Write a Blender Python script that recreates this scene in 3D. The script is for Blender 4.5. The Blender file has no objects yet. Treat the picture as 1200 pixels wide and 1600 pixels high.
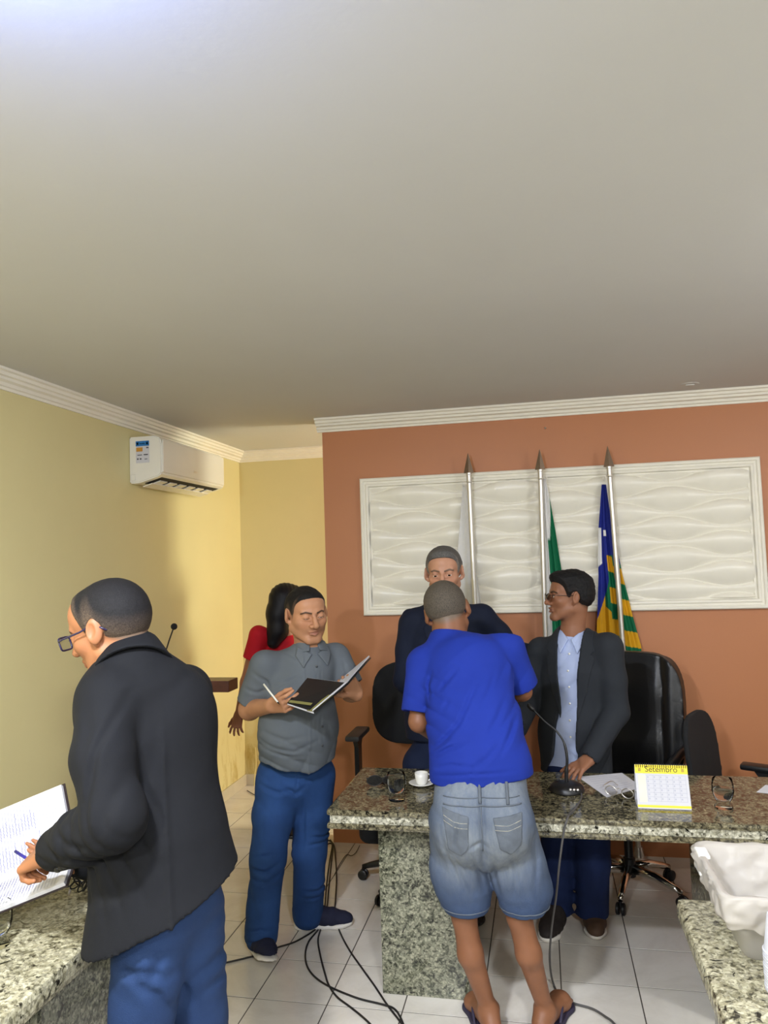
import bpy, bmesh, math, random
import numpy as np
from mathutils import Vector, Matrix

SC = bpy.context.scene
COL = SC.collection
rnd = random.Random(7)

# ------------------------------------------------------------------ camera
F_PX, EYE = 1172.0, 1.72
R_WC = np.array([[0.97834911, 0.20429205, -0.03313283],
                 [-0.04561627, 0.05670147, -0.99734853],
                 [-0.20187169, 0.97726644, 0.06479287]])      # world -> camera (right, down, forward)
cam = bpy.data.cameras.new('camera'); cam_o = bpy.data.objects.new('camera', cam); COL.objects.link(cam_o)
cam.sensor_fit = 'HORIZONTAL'; cam.sensor_width = 36.0; cam.lens = F_PX / 1200 * 36
cam.clip_start = 0.02; cam.clip_end = 60
_m = np.stack([R_WC[0], -R_WC[1], -R_WC[2]], 1)
cam_o.matrix_world = Matrix.Translation((0, 0, EYE)) @ Matrix(_m.tolist()).to_4x4()
SC.camera = cam_o

def at(px, py, Y=None, Z=None, X=None):
    """world point seen at a photograph pixel, at a known depth, height or side distance"""
    r = R_WC.T @ np.array([(px - 600) / F_PX, (py - 800) / F_PX, 1.0])
    t = Y / r[1] if Y is not None else ((Z - EYE) / r[2] if Z is not None else X / r[0])
    return np.array([0, 0, EYE]) + t * r

# ------------------------------------------------------------------ world, lamps, exposure
SC.view_settings.view_transform = 'Standard'; SC.view_settings.look = 'None'
SC.view_settings.gamma = 1.0; SC.view_settings.use_curve_mapping = False
SC.view_settings.exposure = 0.0
w = bpy.data.worlds.new('world'); SC.world = w; w.use_nodes = True
w.node_tree.nodes['Background'].inputs[0].default_value = (0.5, 0.55, 0.6, 1)
w.node_tree.nodes['Background'].inputs[1].default_value = 0.0

def lamp(name, kind, loc, power, color, size=0.1, rot=(0, 0, 0), size_y=None):
    l = bpy.data.lights.new(name, kind); o = bpy.data.objects.new(name, l); COL.objects.link(o)
    o.location = loc; o.rotation_euler = rot; l.energy = power; l.color = color
    if kind == 'AREA':
        l.size = size
        if size_y: l.shape = 'RECTANGLE'; l.size_y = size_y
    else: l.shadow_soft_size = size
    return o
lamp('led_panel_light', 'AREA', (-0.78, 0.55, 2.585), 80, (0.92, 0.96, 1.0), 0.16).data.shape = 'DISK'  # assumed ceiling lamp, out of view above the frame
lamp('rear_led_panel_light', 'AREA', (0.8, -1.0, 2.585), 135, (0.93, 0.96, 1.0), 0.3).data.shape = 'DISK'  # fill light added behind the camera to flatten the lighting
lamp('bare_bulb', 'POINT', (-0.86, -0.6, 2.25), 110, (0.93, 0.96, 1.0), 0.05)  # unseen point fill, added to brighten the ceiling
lamp('cool_bulb', 'POINT', (-0.66, 0.70, 2.50), 19, (0.24, 0.38, 1.0), 0.04)  # point light added for the blue glare on the ceiling
lamp('side_ceiling_bulb', 'POINT', (1.9, 2.1, 2.38), 44, (0.95, 0.97, 1.0), 0.07)  # point light added to bring more light to the back wall
lamp('passage_window_light', 'AREA', (1.3, 5.12, 1.35), 70, (1.0, 0.95, 0.72), 1.2, (0, math.radians(90), 0), 0.7)  # assumed light source hidden behind the orange partition; no window is built

# ------------------------------------------------------------------ helpers
V = lambda *a: np.array(a, float)
def unit(v): v = np.array(v, float); return v / np.linalg.norm(v)
def lin(c):
    c = [x / 255.0 for x in c]
    return tuple(x / 12.92 if x <= 0.04045 else ((x + 0.055) / 1.055) ** 2.4 for x in c) + (1.0,)

class NT:
    def __init__(s, name):
        s.m = bpy.data.materials.new(name); s.m.use_nodes = True
        s.t = s.m.node_tree; s.b = s.t.nodes['Principled BSDF']
    def n(s, typ, **kw):
        nd = s.t.nodes.new(typ)
        for k, v in kw.items(): setattr(nd, k, v)
        return nd
    def link(s, a, b): s.t.links.new(a, b)
    def coord(s, scale=(1, 1, 1), kind='Object'):
        tc = s.n('ShaderNodeTexCoord'); mp = s.n('ShaderNodeMapping'); mp.inputs['Scale'].default_value = scale
        s.link(tc.outputs[kind], mp.inputs[0]); return mp.outputs[0]
    def noise(s, co, scale, detail=4, rough=.55, dist=0):
        nd = s.n('ShaderNodeTexNoise'); nd.inputs['Scale'].default_value = scale; nd.inputs['Detail'].default_value = detail
        nd.inputs['Roughness'].default_value = rough; nd.inputs['Distortion'].default_value = dist
        s.link(co, nd.inputs['Vector']); return nd.outputs['Fac']
    def ramp(s, fac, stops, interp='LINEAR'):
        r = s.n('ShaderNodeValToRGB'); e = r.color_ramp.elements; r.color_ramp.interpolation = interp
        while len(e) > 1: e.remove(e[-1])
        e[0].position, e[0].color = stops[0]
        for p, c in stops[1:]:
            x = e.new(p); x.color = c
        s.link(fac, r.inputs[0]); return r.outputs[0]
    def bump(s, h, strength=.3, dist=.01):
        b = s.n('ShaderNodeBump'); b.inputs['Strength'].default_value = strength; b.inputs['Distance'].default_value = dist
        s.link(h, b.inputs['Height']); s.link(b.outputs[0], s.b.inputs['Normal'])
    def mix(s, fac, a, b, mode='MIX'):
        x = s.n('ShaderNodeMix', data_type='RGBA', blend_type=mode)
        if isinstance(fac, float): x.inputs[0].default_value = fac
        else: s.link(fac, x.inputs[0])
        for v, i in ((a, 6), (b, 7)):
            if isinstance(v, tuple): x.inputs[i].default_value = v
            else: s.link(v, x.inputs[i])
        return x.outputs[2]

def plain(name, rgb, rough=.6, metal=0.0, spec=.5, var=.06, vscale=9, bump=0, bscale=200, coat=0):
    """principled material with a slight procedural variation of tone"""
    k = NT(name); co = k.coord(); c = lin(rgb)
    lo = tuple(max(0, x * (1 - var)) for x in c[:3]) + (1,); hi = tuple(min(1, x * (1 + var)) for x in c[:3]) + (1,)
    k.link(k.ramp(k.noise(co, vscale), [(.3, lo), (.7, hi)]), k.b.inputs['Base Color'])
    k.b.inputs['Roughness'].default_value = rough; k.b.inputs['Metallic'].default_value = metal
    k.b.inputs['Specular IOR Level'].default_value = spec
    if coat: k.b.inputs['Coat Weight'].default_value = coat
    if bump: k.bump(k.noise(co, bscale, 3), bump, .002)
    return k.m

def granite(name, dark, mid, light, scale=1.0, rough=.12, pale=.5):
    k = NT(name); co = k.coord()
    v = k.n('ShaderNodeTexVoronoi'); v.inputs['Scale'].default_value = 150 * scale; k.link(co, v.inputs['Vector'])
    g = k.n('ShaderNodeSeparateColor'); k.link(v.outputs['Color'], g.inputs[0])
    base = k.ramp(g.outputs[0], [(0, dark), (.3, dark), (.42, mid), (.7, mid), (.85, light), (1, light)])
    n2 = k.noise(co, 42 * scale, 5, .65, .8)
    patch = k.ramp(n2, [(.36, dark), (.47, mid), (.56, light), (.66, mid)])
    c = k.mix(.55, base, patch)
    n3 = k.noise(co, 26 * scale, 4, .6, 1.2)
    blk = k.ramp(n3, [(.60, (0, 0, 0, 1)), (.67, (1, 1, 1, 1))])
    c = k.mix(blk, c, tuple(x * .35 for x in dark[:3]) + (1,))
    k.link(c, k.b.inputs['Base Color']); k.b.inputs['Roughness'].default_value = rough
    return k.m

def painted(name, rgb, rough=.7, var=.03, blotch=None):
    k = NT(name); co = k.coord(); c = lin(rgb)
    n = k.noise(co, 1.3, 5, .6)
    out = k.ramp(n, [(.3, tuple(x * (1 - var) for x in c[:3]) + (1,)), (.7, tuple(min(1, x * (1 + var)) for x in c[:3]) + (1,))])
    if blotch:                                   # damp stains low on the wall
        sep = k.n('ShaderNodeSeparateXYZ'); k.link(co, sep.inputs[0])
        zr = k.ramp(sep.outputs[2], [(.12, (1, 1, 1, 1)), (.62, (0, 0, 0, 1))])
        nn = k.ramp(k.noise(k.coord((1, 1, .35)), 7, 6, .7, .6), [(.5, (0, 0, 0, 1)), (.68, (1, 1, 1, 1))])
        mm = k.mix(1.0, zr, nn, 'MULTIPLY')
        out = k.mix(mm, out, lin(blotch))
    k.link(out, k.b.inputs['Base Color']); k.b.inputs['Roughness'].default_value = rough
    k.bump(k.noise(co, 60, 4), .08, .004)
    return k.m

M = {}
M['yellow'] = painted('yellow_paint', (220, 208, 154), .55, .03, (176, 148, 60))
M['orange'] = painted('orange_paint', (186, 122, 80), .5, .025)
M['white_paint'] = painted('white_ceiling_paint', (207, 206, 203), .8, .02)
M['plaster'] = plain('white_plaster', (240, 235, 220), .55, var=.02)
M['gloss_plaster'] = plain('glossy_white_plaster', (241, 236, 221), .32, var=.02)
M['wall_white'] = painted('white_wall_paint', (214, 212, 206), .6)
M['grout'] = plain('floor_grout', (74, 68, 60), .9)
M['base'] = plain('baseboard_tile', (206, 196, 172), .3, var=.05)
k = NT('glazed_floor_tile'); co = k.coord(kind='Object')
oi = k.n('ShaderNodeObjectInfo')
add = k.n('ShaderNodeVectorMath', operation='ADD'); k.link(co, add.inputs[0]); k.link(oi.outputs['Location'], add.inputs[1])
c = k.ramp(k.noise(add.outputs[0], 3.0, 6, .7, 1.5), [(.3, lin((212, 205, 194))), (.55, lin((224, 218, 208))), (.75, lin((228, 223, 214)))])
k.link(c, k.b.inputs['Base Color']); k.b.inputs['Roughness'].default_value = .22
k.bump(k.noise(add.outputs[0], 14, 4), .03, .003); M['tile'] = k.m
M['granite_dark'] = granite('green_grey_granite', lin((28, 28, 22)), lin((96, 98, 80)), lin((168, 166, 142)), 1.0, .10)
M['granite_top'] = granite('brown_grey_granite', lin((26, 24, 18)), lin((82, 76, 58)), lin((150, 142, 112)), .9, .09)  # same granite, with the orange wall's brown reflection put into its colour
M['granite_pale'] = granite('pale_granite', lin((46, 42, 32)), lin((150, 144, 116)), lin((206, 200, 172)), .85, .2)  # paler copy of the same granite, brighter light painted into the colour
M['granite_edge'] = granite('pale_granite_edge', lin((40, 38, 28)), lin((168, 164, 142)), lin((226, 222, 202)), .9, .15)  # bright reflection along the desk edge painted as a lighter stone colour
M['black_fabric'] = plain('black_fabric', (16, 17, 20), .9, bump=.3, bscale=400)
M['black_leather'] = plain('black_leather', (14, 14, 16), .38, bump=.25, bscale=90)
M['black_plastic'] = plain('black_plastic', (20, 20, 22), .4)
M['grey_plastic'] = plain('grey_plastic', (54, 54, 56), .5)
M['chrome'] = plain('chrome', (215, 212, 205), .12, 1.0)
M['steel'] = plain('brushed_steel', (214, 210, 204), .36, .9)
M['spear'] = plain('spear_metal', (128, 108, 90), .42, .8)
M['wood'] = plain('dark_red_wood', (70, 32, 26), .35, var=.25, vscale=14)
M['white_plastic'] = plain('white_plastic', (232, 228, 216), .25, var=.01, coat=.3)
M['dark_slot'] = plain('dark_slot', (18, 16, 16), .7)
M['paper'] = plain('white_paper', (203, 202, 207), .75, var=.02)
M['porcelain'] = plain('white_porcelain', (236, 234, 228), .15, var=.01)
M['yellow_print'] = plain('yellow_print', (238, 214, 30), .5, var=.02)
M['ink'] = plain('grey_ink', (70, 70, 76), .7)
M['pale_ink'] = plain('pale_grey_ink', (150, 152, 172), .7)
M['blue_print'] = plain('blue_print', (30, 110, 176), .5)
M['amber_print'] = plain('amber_print', (196, 140, 50), .5)
M['cable'] = plain('black_cable', (24, 22, 22), .5)
M['grey_cable'] = plain('grey_cable', (78, 76, 74), .5)
M['silver'] = plain('silver_label', (206, 204, 196), .4, var=.02)
k = NT('clear_glass'); k.b.inputs['Roughness'].default_value = .02; k.b.inputs['Base Color'].default_value = (.9, .9, .9, 1); k.b.inputs['Metallic'].default_value = 1
tr_ = k.n('ShaderNodeBsdfTransparent'); tr_.inputs[0].default_value = (.95, .96, .95, 1); lw_ = k.n('ShaderNodeLayerWeight'); lw_.inputs[0].default_value = .12
mx_ = k.n('ShaderNodeMixShader'); k.link(lw_.outputs['Fresnel'], mx_.inputs[0]); k.link(tr_.outputs[0], mx_.inputs[1]); k.link(k.b.outputs[0], mx_.inputs[2])
k.link(mx_.outputs[0], k.t.nodes['Material Output'].inputs[0]); M['glass'] = k.m
k = NT('water'); k.b.inputs['Transmission Weight'].default_value = 1; k.b.inputs['Roughness'].default_value = 0
k.b.inputs['IOR'].default_value = 1.2; M['water'] = k.m
def translucent(name, rgb, trans, rough=.35, sub=0):
    k = NT(name); k.b.inputs['Base Color'].default_value = lin(rgb); k.b.inputs['Roughness'].default_value = rough
    k.b.inputs['Transmission Weight'].default_value = trans; k.b.inputs['IOR'].default_value = 1.25
    co = k.coord(); k.bump(k.noise(co, 30, 3), .1, .004); return k.m
M['bag'] = translucent('white_film', (226, 219, 210), .5, .3)
M['clear_plastic'] = translucent('cloudy_plastic', (214, 210, 202), .55, .3)
M['cup_plastic'] = translucent('white_cup_plastic', (226, 226, 232), .3, .25)

def obj(name, bm, m, parent=None, smooth=False, angle=None):
    if isinstance(bm, bmesh.types.BMesh):
        me = bpy.data.meshes.new(name); bm.normal_update(); bm.to_mesh(me); bm.free()
    else: me = bm
    if m is not None and not me.materials: me.materials.append(m)
    if smooth:
        me.polygons.foreach_set('use_smooth', [True] * len(me.polygons))
        if angle: me.set_sharp_from_angle(angle=math.radians(angle))
    o = bpy.data.objects.new(name, me); COL.objects.link(o)
    if parent: adopt(o, parent)
    return o
def adopt(o, parent):
    o.parent = parent
    if parent.type == 'EMPTY': o.matrix_parent_inverse = parent.matrix_basis.inverted()
def tag(o, label=None, cat=None, group=None, kind=None):
    if label: o['label'] = label
    if cat: o['category'] = cat
    if group: o['group'] = group
    if kind: o['kind'] = kind
    return o
def thing(name, label, cat, loc=(0, 0, 0), group=None):
    o = bpy.data.objects.new(name, None); COL.objects.link(o); o.location = [float(x) for x in loc]
    o.empty_display_size = .1
    return tag(o, label, cat, group)
def struct(name, bm, m, parent=None, smooth=False):
    o = obj(name, bm, m, parent, smooth)
    if parent is None: o['kind'] = 'structure'
    return o

def box(bm, lo, hi, bev=0, mtx=None):
    lo, hi = Vector([float(x) for x in lo]), Vector([float(x) for x in hi])
    r = bmesh.ops.create_cube(bm, size=1)
    vs = r['verts']
    bmesh.ops.scale(bm, vec=hi - lo, verts=vs); bmesh.ops.translate(bm, vec=(hi + lo) / 2, verts=vs)
    if bev:
        es = list({e for v in vs for e in v.link_edges})
        rr = bmesh.ops.bevel(bm, geom=es, offset=bev, segments=2, affect='EDGES', profile=.6)
        vs = list({v for v in rr['verts']} | {v for v in vs if v.is_valid})
    if mtx is not None: bmesh.ops.transform(bm, matrix=mtx, verts=vs)
    return vs
def boxm(lo, hi, bev=0, mtx=None):
    bm = bmesh.new(); box(bm, lo, hi, bev, mtx); return bm
def lathe(bm, prof, c=(0, 0, 0), seg=28, axis=None, cap=True):
    """revolve (radius, height) points round Z (or a given axis)"""
    c = Vector([float(x) for x in c]); rot = Matrix.Identity(3)
    if axis is not None: rot = Vector((0, 0, 1)).rotation_difference(Vector([float(x) for x in axis])).to_matrix()
    rings = []
    for r, h in prof:
        rings.append([bm.verts.new(c + rot @ Vector((r * math.cos(2 * math.pi * i / seg), r * math.sin(2 * math.pi * i / seg), h))) for i in range(seg)])
    for a, b in zip(rings, rings[1:]):
        for i in range(seg): bm.faces.new((a[i], a[(i + 1) % seg], b[(i + 1) % seg], b[i]))
    if cap:
        if prof[0][0] > 1e-5: bm.faces.new(rings[0][::-1])
        if prof[-1][0] > 1e-5: bm.faces.new(rings[-1])
    return bm
def catmull(pts, sub=6):
    P = [np.array(p, float) for p in pts]; out = []
    for i in range(len(P) - 1):
        p0, p1, p2, p3 = P[max(i - 1, 0)], P[i], P[i + 1], P[min(i + 2, len(P) - 1)]
        for k in range(sub):
            t = k / sub
            out.append(.5 * (2 * p1 + (p2 - p0) * t + (2 * p0 - 5 * p1 + 4 * p2 - p3) * t * t + (3 * p1 - p0 - 3 * p2 + p3) * t ** 3))
    return out + [P[-1]]
def tube(bm, pts, r, seg=8, closed=False):
    pts = [Vector([float(x) for x in p]) for p in pts]; n = len(pts); rings = []
    rs = r if hasattr(r, '__len__') else [r] * n
    up = Vector((.1, .2, 1)).normalized()
    for i, p in enumerate(pts):
        a = pts[(i - 1) % n] if (closed or i > 0) else p; b = pts[(i + 1) % n] if (closed or i < n - 1) else p
        t = (b - a).normalized(); s = t.cross(up)
        if s.length < 1e-4: s = t.cross(Vector((1, 0, 0)))
        s.normalize(); u = s.cross(t).normalized(); up = u
        rings.append([bm.verts.new(p + (s * math.cos(2 * math.pi * k / seg) + u * math.sin(2 * math.pi * k / seg)) * float(rs[i])) for k in range(seg)])
    for i in range(n if closed else n - 1):
        a, b = rings[i], rings[(i + 1) % n]
        for k in range(seg): bm.faces.new((a[k], a[(k + 1) % seg], b[(k + 1) % seg], b[k]))
    if not closed: bm.faces.new(rings[0][::-1]); bm.faces.new(rings[-1])
    return bm
def tubem(pts, r, seg=8, closed=False):
    return tube(bmesh.new(), pts, r, seg, closed)
def prism(bm, poly, depth_vec):
    """extrude a closed polygon of 3D points along a vector"""
    d = Vector([float(x) for x in depth_vec])
    a = [bm.verts.new(Vector([float(x) for x in p])) for p in poly]; b = [bm.verts.new(v.co + d) for v in a]
    bm.faces.new(a); bm.faces.new(b[::-1]); n = len(a)
    for i in range(n): bm.faces.new((a[(i + 1) % n], a[i], b[i], b[(i + 1) % n]))
    bmesh.ops.recalc_face_normals(bm, faces=bm.faces); return bm
def sweep_profile(prof, p0, p1, out, up=(0, 0, 1)):
    """moulding: profile (out, up) swept in a straight line"""
    bm = bmesh.new(); p0, p1 = Vector(p0), Vector(p1); o, u = Vector(out), Vector(up)
    a = [bm.verts.new(p0 + o * x + u * y) for x, y in prof]; b = [bm.verts.new(p1 + o * x + u * y) for x, y in prof]
    n = len(a)
    for i in range(n): bm.faces.new((a[i], a[(i + 1) % n], b[(i + 1) % n], b[i]))
    bm.faces.new(a[::-1]); bm.faces.new(b); bmesh.ops.recalc_face_normals(bm, faces=bm.faces); return bm

# ------------------------------------------------------------------ room shell
XL, YB, YO, XO, XR, YF, ZC = -2.35, 5.66, 4.57, -1.33, 2.7, -2.6, 2.63
struct('wall_left', boxm((XL - .15, YF - .15, 0), (XL, YB + .15, ZC)), M['yellow'])
struct('wall_back', boxm((XL, YB, 0), (XR, YB + .15, ZC)), M['yellow'])
struct('wall_orange', boxm((XO, YO, 0), (XR, YO + .13, ZC)), M['orange'])
struct('wall_right', boxm((XR, YF - .15, 0), (XR + .15, YB + .15, ZC)), M['wall_white'])
struct('wall_front', boxm((XL, YF - .15, 0), (XR, YF, ZC)), M['wall_white'])
struct('ceiling', boxm((XL - .15, YF - .15, ZC), (XR + .15, YB + .15, ZC + .12)), M['white_paint'])
fl = struct('floor', boxm((XL - .15, YF - .15, -.15), (XR + .15, YB + .15, -.0016)), M['grout'])
# tiles, 30 cm grid
cache = {}
def tile_mesh(w, d):
    key = (round(w, 3), round(d, 3))
    if key not in cache:
        bm = bmesh.new(); g = .0024; b = .0005
        r0 = [(-w / 2 + g, -d / 2 + g), (w / 2 - g, -d / 2 + g), (w / 2 - g, d / 2 - g), (-w / 2 + g, d / 2 - g)]
        lo = [bm.verts.new((x, y, -.006)) for x, y in r0]; mid = [bm.verts.new((x, y, -b)) for x, y in r0]
        hi = [bm.verts.new((x * (1 - 2 * b / w), y * (1 - 2 * b / d), 0)) for x, y in r0]
        for a, c in ((lo, mid), (mid, hi)):
            for i in range(4): bm.faces.new((a[i], a[(i + 1) % 4], c[(i + 1) % 4], c[i]))
        bm.faces.new(hi); me = bpy.data.meshes.new('floor_tile'); bm.to_mesh(me); bm.free(); me.materials.append(M['tile'])
        cache[key] = me
    return cache[key]
gx = [-.896 + .299 * k for k in range(-5, 9)]; gx = [XL] + [x for x in gx if x > XL + .03] + [1.8]
gy = [3.522 + .30 * k for k in range(-7, 8)]; gy = [y for y in gy if y < YB - .03] + [YB]
for x0, x1 in zip(gx, gx[1:]):
    for y0, y1 in zip(gy, gy[1:]):
        if x1 - x0 < .02 or y1 - y0 < .02: continue
        o = bpy.data.objects.new('floor_tile', tile_mesh(x1 - x0, y1 - y0)); COL.objects.link(o)
        o.location = ((x0 + x1) / 2, (y0 + y1) / 2, rnd.uniform(-.0004, .0003)); o.parent = fl
# the rest of the floor, behind and beside the camera
def big_tile(x0, x1, y0, y1):
    o = bpy.data.objects.new('floor_tile', tile_mesh(x1 - x0, y1 - y0)); COL.objects.link(o); o.location = ((x0 + x1) / 2, (y0 + y1) / 2, 0); o.parent = fl
# crown mouldings and baseboards
crown = [(0, 0), (.075, 0), (.075, -.012), (.062, -.016), (.058, -.03), (.046, -.034), (.044, -.046), (.026, -.052), (.022, -.066), (.012, -.07), (.010, -.082), (0, -.082)]
struct('trim_1', sweep_profile(crown, (XL, YF, ZC), (XL, YB, ZC), (1, 0, 0)), M['plaster'])
struct('trim_2', sweep_profile(crown, (XL, YB, ZC), (XR, YB, ZC), (0, -1, 0)), M['plaster'])
struct('trim_3', sweep_profile(crown, (XO - .03, YO, ZC), (XR, YO, ZC), (0, -1, 0)), M['plaster'])
struct('baseboard_left', boxm((XL, YF, 0), (XL + .012, YB, .085), .003), M['base'])
struct('baseboard_back', boxm((XL, YB - .012, 0), (XR, YB, .085), .003), M['base'])
# plaster relief panel: framed, wavy pillows
pn = thing('relief_panel', 'long white plaster panel with wavy relief and moulded frame on the orange wall', 'panel', (.07, YO, 1.385))
px0, px1, pz0, pz1 = -1.088, 1.232, 1.385, 2.236
frame_prof = [(0, 0), (.028, 0), (.034, -.006), (.034, -.018), (.026, -.024), (.026, -.034), (.032, -.04), (.03, -.052), (.018, -.058), (.018, -.07), (0, -.07)]
bm = bmesh.new()
def frame_ring(bm, x0, x1, z0, z1, prof, y):
    rings = []
    for o_, i_ in prof:                          # i_ negative = inward distance
        d = -i_; yy = y - o_
        rings.append([bm.verts.new(v) for v in ((x0 + d, yy, z0 + d), (x1 - d, yy, z0 + d), (x1 - d, yy, z1 - d), (x0 + d, yy, z1 - d))])
    n = len(rings)
    for a, b in zip(rings, rings[1:]):
        for i in range(4): bm.faces.new((a[i], a[(i + 1) % 4], b[(i + 1) % 4], b[i]))
    bmesh.ops.recalc_face_normals(bm, faces=bm.faces)
frame_ring(bm, px0, px1, pz0, pz1, frame_prof, YO)
obj('frame', bm, M['plaster'], pn)
nx, nz = 420, 200
xs = np.linspace(px0 + .066, px1 - .066, nx); zs = np.linspace(pz0 + .066, pz1 - .066, nz)
X, Z = np.meshgrid(xs, zs)
pitch, L = .0885, .60
u = (Z - pz0 - .066) / pitch
amp = .62
H = np.zeros_like(X)
best = np.full_like(X, 9.0); lo = np.full_like(X, -9.0); hi = np.full_like(X, 9.0)
for j in range(-2, 12):
    line = j + amp * .5 * np.sin(2 * np.pi * (X - px0 - .066) / L + (math.pi if j % 2 else 0) - 1.2) + .06 * np.sin(2 * np.pi * X / (L * 1.7) + j)
    lo = np.where((line <= u) & (line > lo), line, lo); hi = np.where((line > u) & (line < hi), line, hi)
wd = np.clip(hi - lo, .05, 3); t = (u - lo) / wd
H = .024 * np.clip(wd, 0, 1.4) * (4 * t * (1 - t)) ** .62 * (.55 + .9 * t)
verts = np.stack([X, YO - .004 - H, Z], -1).reshape(-1, 3)
idx = np.arange(nx * nz).reshape(nz, nx)
faces = np.stack([idx[:-1, :-1], idx[:-1, 1:], idx[1:, 1:], idx[1:, :-1]], -1).reshape(-1, 4)
me = bpy.data.meshes.new('wavy_relief'); me.from_pydata(verts.tolist(), [], faces.tolist())
obj('wavy_relief', me, M['gloss_plaster'], pn, smooth=True)
# small marks: screw in the orange wall, patch on the ceiling
tag(obj('wall_screw', lathe(bmesh.new(), [(.006, 0), (.006, .006), (.003, .01), (0, .011)], at(852, 669, Y=YO), 12, (0, -1, 0)), M['steel'], smooth=True),
    'small screw head alone high on the orange wall above the flags', 'screw')
pm = at(1078, 600, Z=ZC)
bm = bmesh.new(); lathe(bm, [(.05, 0), (.045, -.003), (.0, -.004)], pm, 16); box(bm, pm + [-.022, -.008, -.008], pm + [.022, .008, -.002])
tag(obj('ceiling_hook_plate', bm, M['white_paint'], smooth=False), 'small dark mark and patch on the ceiling near the orange wall', 'ceiling fitting')

# ------------------------------------------------------------------ air conditioner
ac = thing('air_conditioner', 'white split air conditioner high on the yellow wall with its flap open', 'air conditioner', (XL, 4.45, 2.22))
def ac_section(y):
    return [(XL, y, 2.222), (XL, y, 2.498), (XL + .165, y, 2.498), (XL + .198, y, 2.482), (XL + .208, y, 2.44), (XL + .208, y, 2.275), (XL + .190, y, 2.258), (XL + .06, y, 2.222)]
bm = bmesh.new(); prism(bm, ac_section(4.0), (0, .885, 0))
es = [e for e in bm.edges]; bmesh.ops.bevel(bm, geom=es, offset=.007, segments=2, affect='EDGES')
obj('casing', bm, M['white_plastic'], ac, smooth=True, angle=30)
obj('front_panel', boxm((XL + .206, 4.012, 2.282), (XL + .2125, 4.873, 2.472), .003), M['white_plastic'], ac)
ud = unit(V(.130, 0, .036)); un = V(ud[2], 0, -ud[0]); uo = V(XL + .06, 0, 2.222)
def under(a0, a1, y0, y1, h0, h1):               # plate under the sloping underside
    P_ = lambda a, y, h: uo + ud * a + un * h + V(0, y, 0)
    return prism(bmesh.new(), [P_(a0, y0, h0), P_(a1, y0, h0), P_(a1, y1, h0), P_(a0, y1, h0)], un * (h1 - h0))
obj('outlet', under(.012, .126, 4.05, 4.84, -.004, .0015), M['dark_slot'], ac)
obj('flap', under(-.012, .052, 4.06, 4.83, .010, .015), M['white_plastic'], ac)
for yy in np.linspace(4.09, 4.72, 6):
    obj('louvre', under(.04, .092, yy, yy + .085, .004, .010), M['white_plastic'], ac)
lb = obj('energy_label', boxm((XL + .045, 3.9985, 2.34), (XL + .13, 4.0005, 2.47)), M['paper'], ac)
for (x0, x1, z0, z1, m) in ((.045, .13, 2.44, 2.47, 'blue_print'), (.048, .088, 2.408, 2.432, 'amber_print'), (.112, .126, 2.425, 2.432, 'ink'),
                            (.055, .085, 2.385, 2.389, 'ink'), (.095, .122, 2.385, 2.391, 'ink'), (.052, .062, 2.36, 2.368, 'ink'), (.07, .08, 2.36, 2.368, 'ink'), (.1, .118, 2.36, 2.364, 'ink'),
                            (.05, .062, 2.448, 2.462, 'paper'), (.112, .124, 2.448, 2.462, 'paper'), (.07, .104, 2.452, 2.456, 'paper')):
    obj('label_print', boxm((XL + x0, 3.9975, z0), (XL + x1, 3.9988, z1)), M[m], lb)
obj('pipe_cover', boxm((XL + .012, 3.9975, 2.238), (XL + .04, 4.0, 2.275), .004), M['white_plastic'], ac)
obj('maker_badge', boxm((XL + .2115, 4.40, 2.318), (XL + .2132, 4.45, 2.332), .001), M['steel'], ac)

# ------------------------------------------------------------------ desk at the back
def bullnose(x0, x1, y0, y1, z0, z1, bm, r):
    """slab with a rounded front and left edge"""
    box(bm, (x0, y0, z0), (x1, y1, z1), r)
YT0, YT1, ZT = 2.90, 3.50, .755
desk = thing('desk', 'long granite desk with double edged top on two stone pedestals', 'desk', (.4, 3.2, 0))
obj('top_slab', boxm((-.868, YT0 - .012, ZT - .022), (2.1, YT1, ZT), .010), M['granite_top'], desk)
obj('edge_strip', boxm((-.856, YT0, ZT - .052), (2.09, YT1 - .01, ZT - .0222)), M['granite_edge'], desk)
obj('lower_slab', boxm((-.868, YT0 - .012, ZT - .074), (2.1, YT1 - .01, ZT - .0522), .010), M['granite_top'], desk)
obj('pedestal', boxm((-.695, 3.03, 0), (-.350, 3.40, ZT - .0745), .003), M['granite_dark'], desk)
obj('pedestal', boxm((.553, 3.03, 0), (1.9, 3.42, ZT - .0745), .003), M['granite_dark'], desk)
tg = obj('inventory_tag', boxm((-.685, 3.027, .655), (-.640, 3.0299, .672), .001), M['silver'], desk)
for i, (x0, x1) in enumerate(((-.682, -.676), (-.668, -.663), (-.661, -.656), (-.654, -.649), (-.647, -.644))):
    obj('tag_print', boxm((x0, 3.0262, .660), (x1, 3.0271, .666)), M['ink'], tg)

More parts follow.
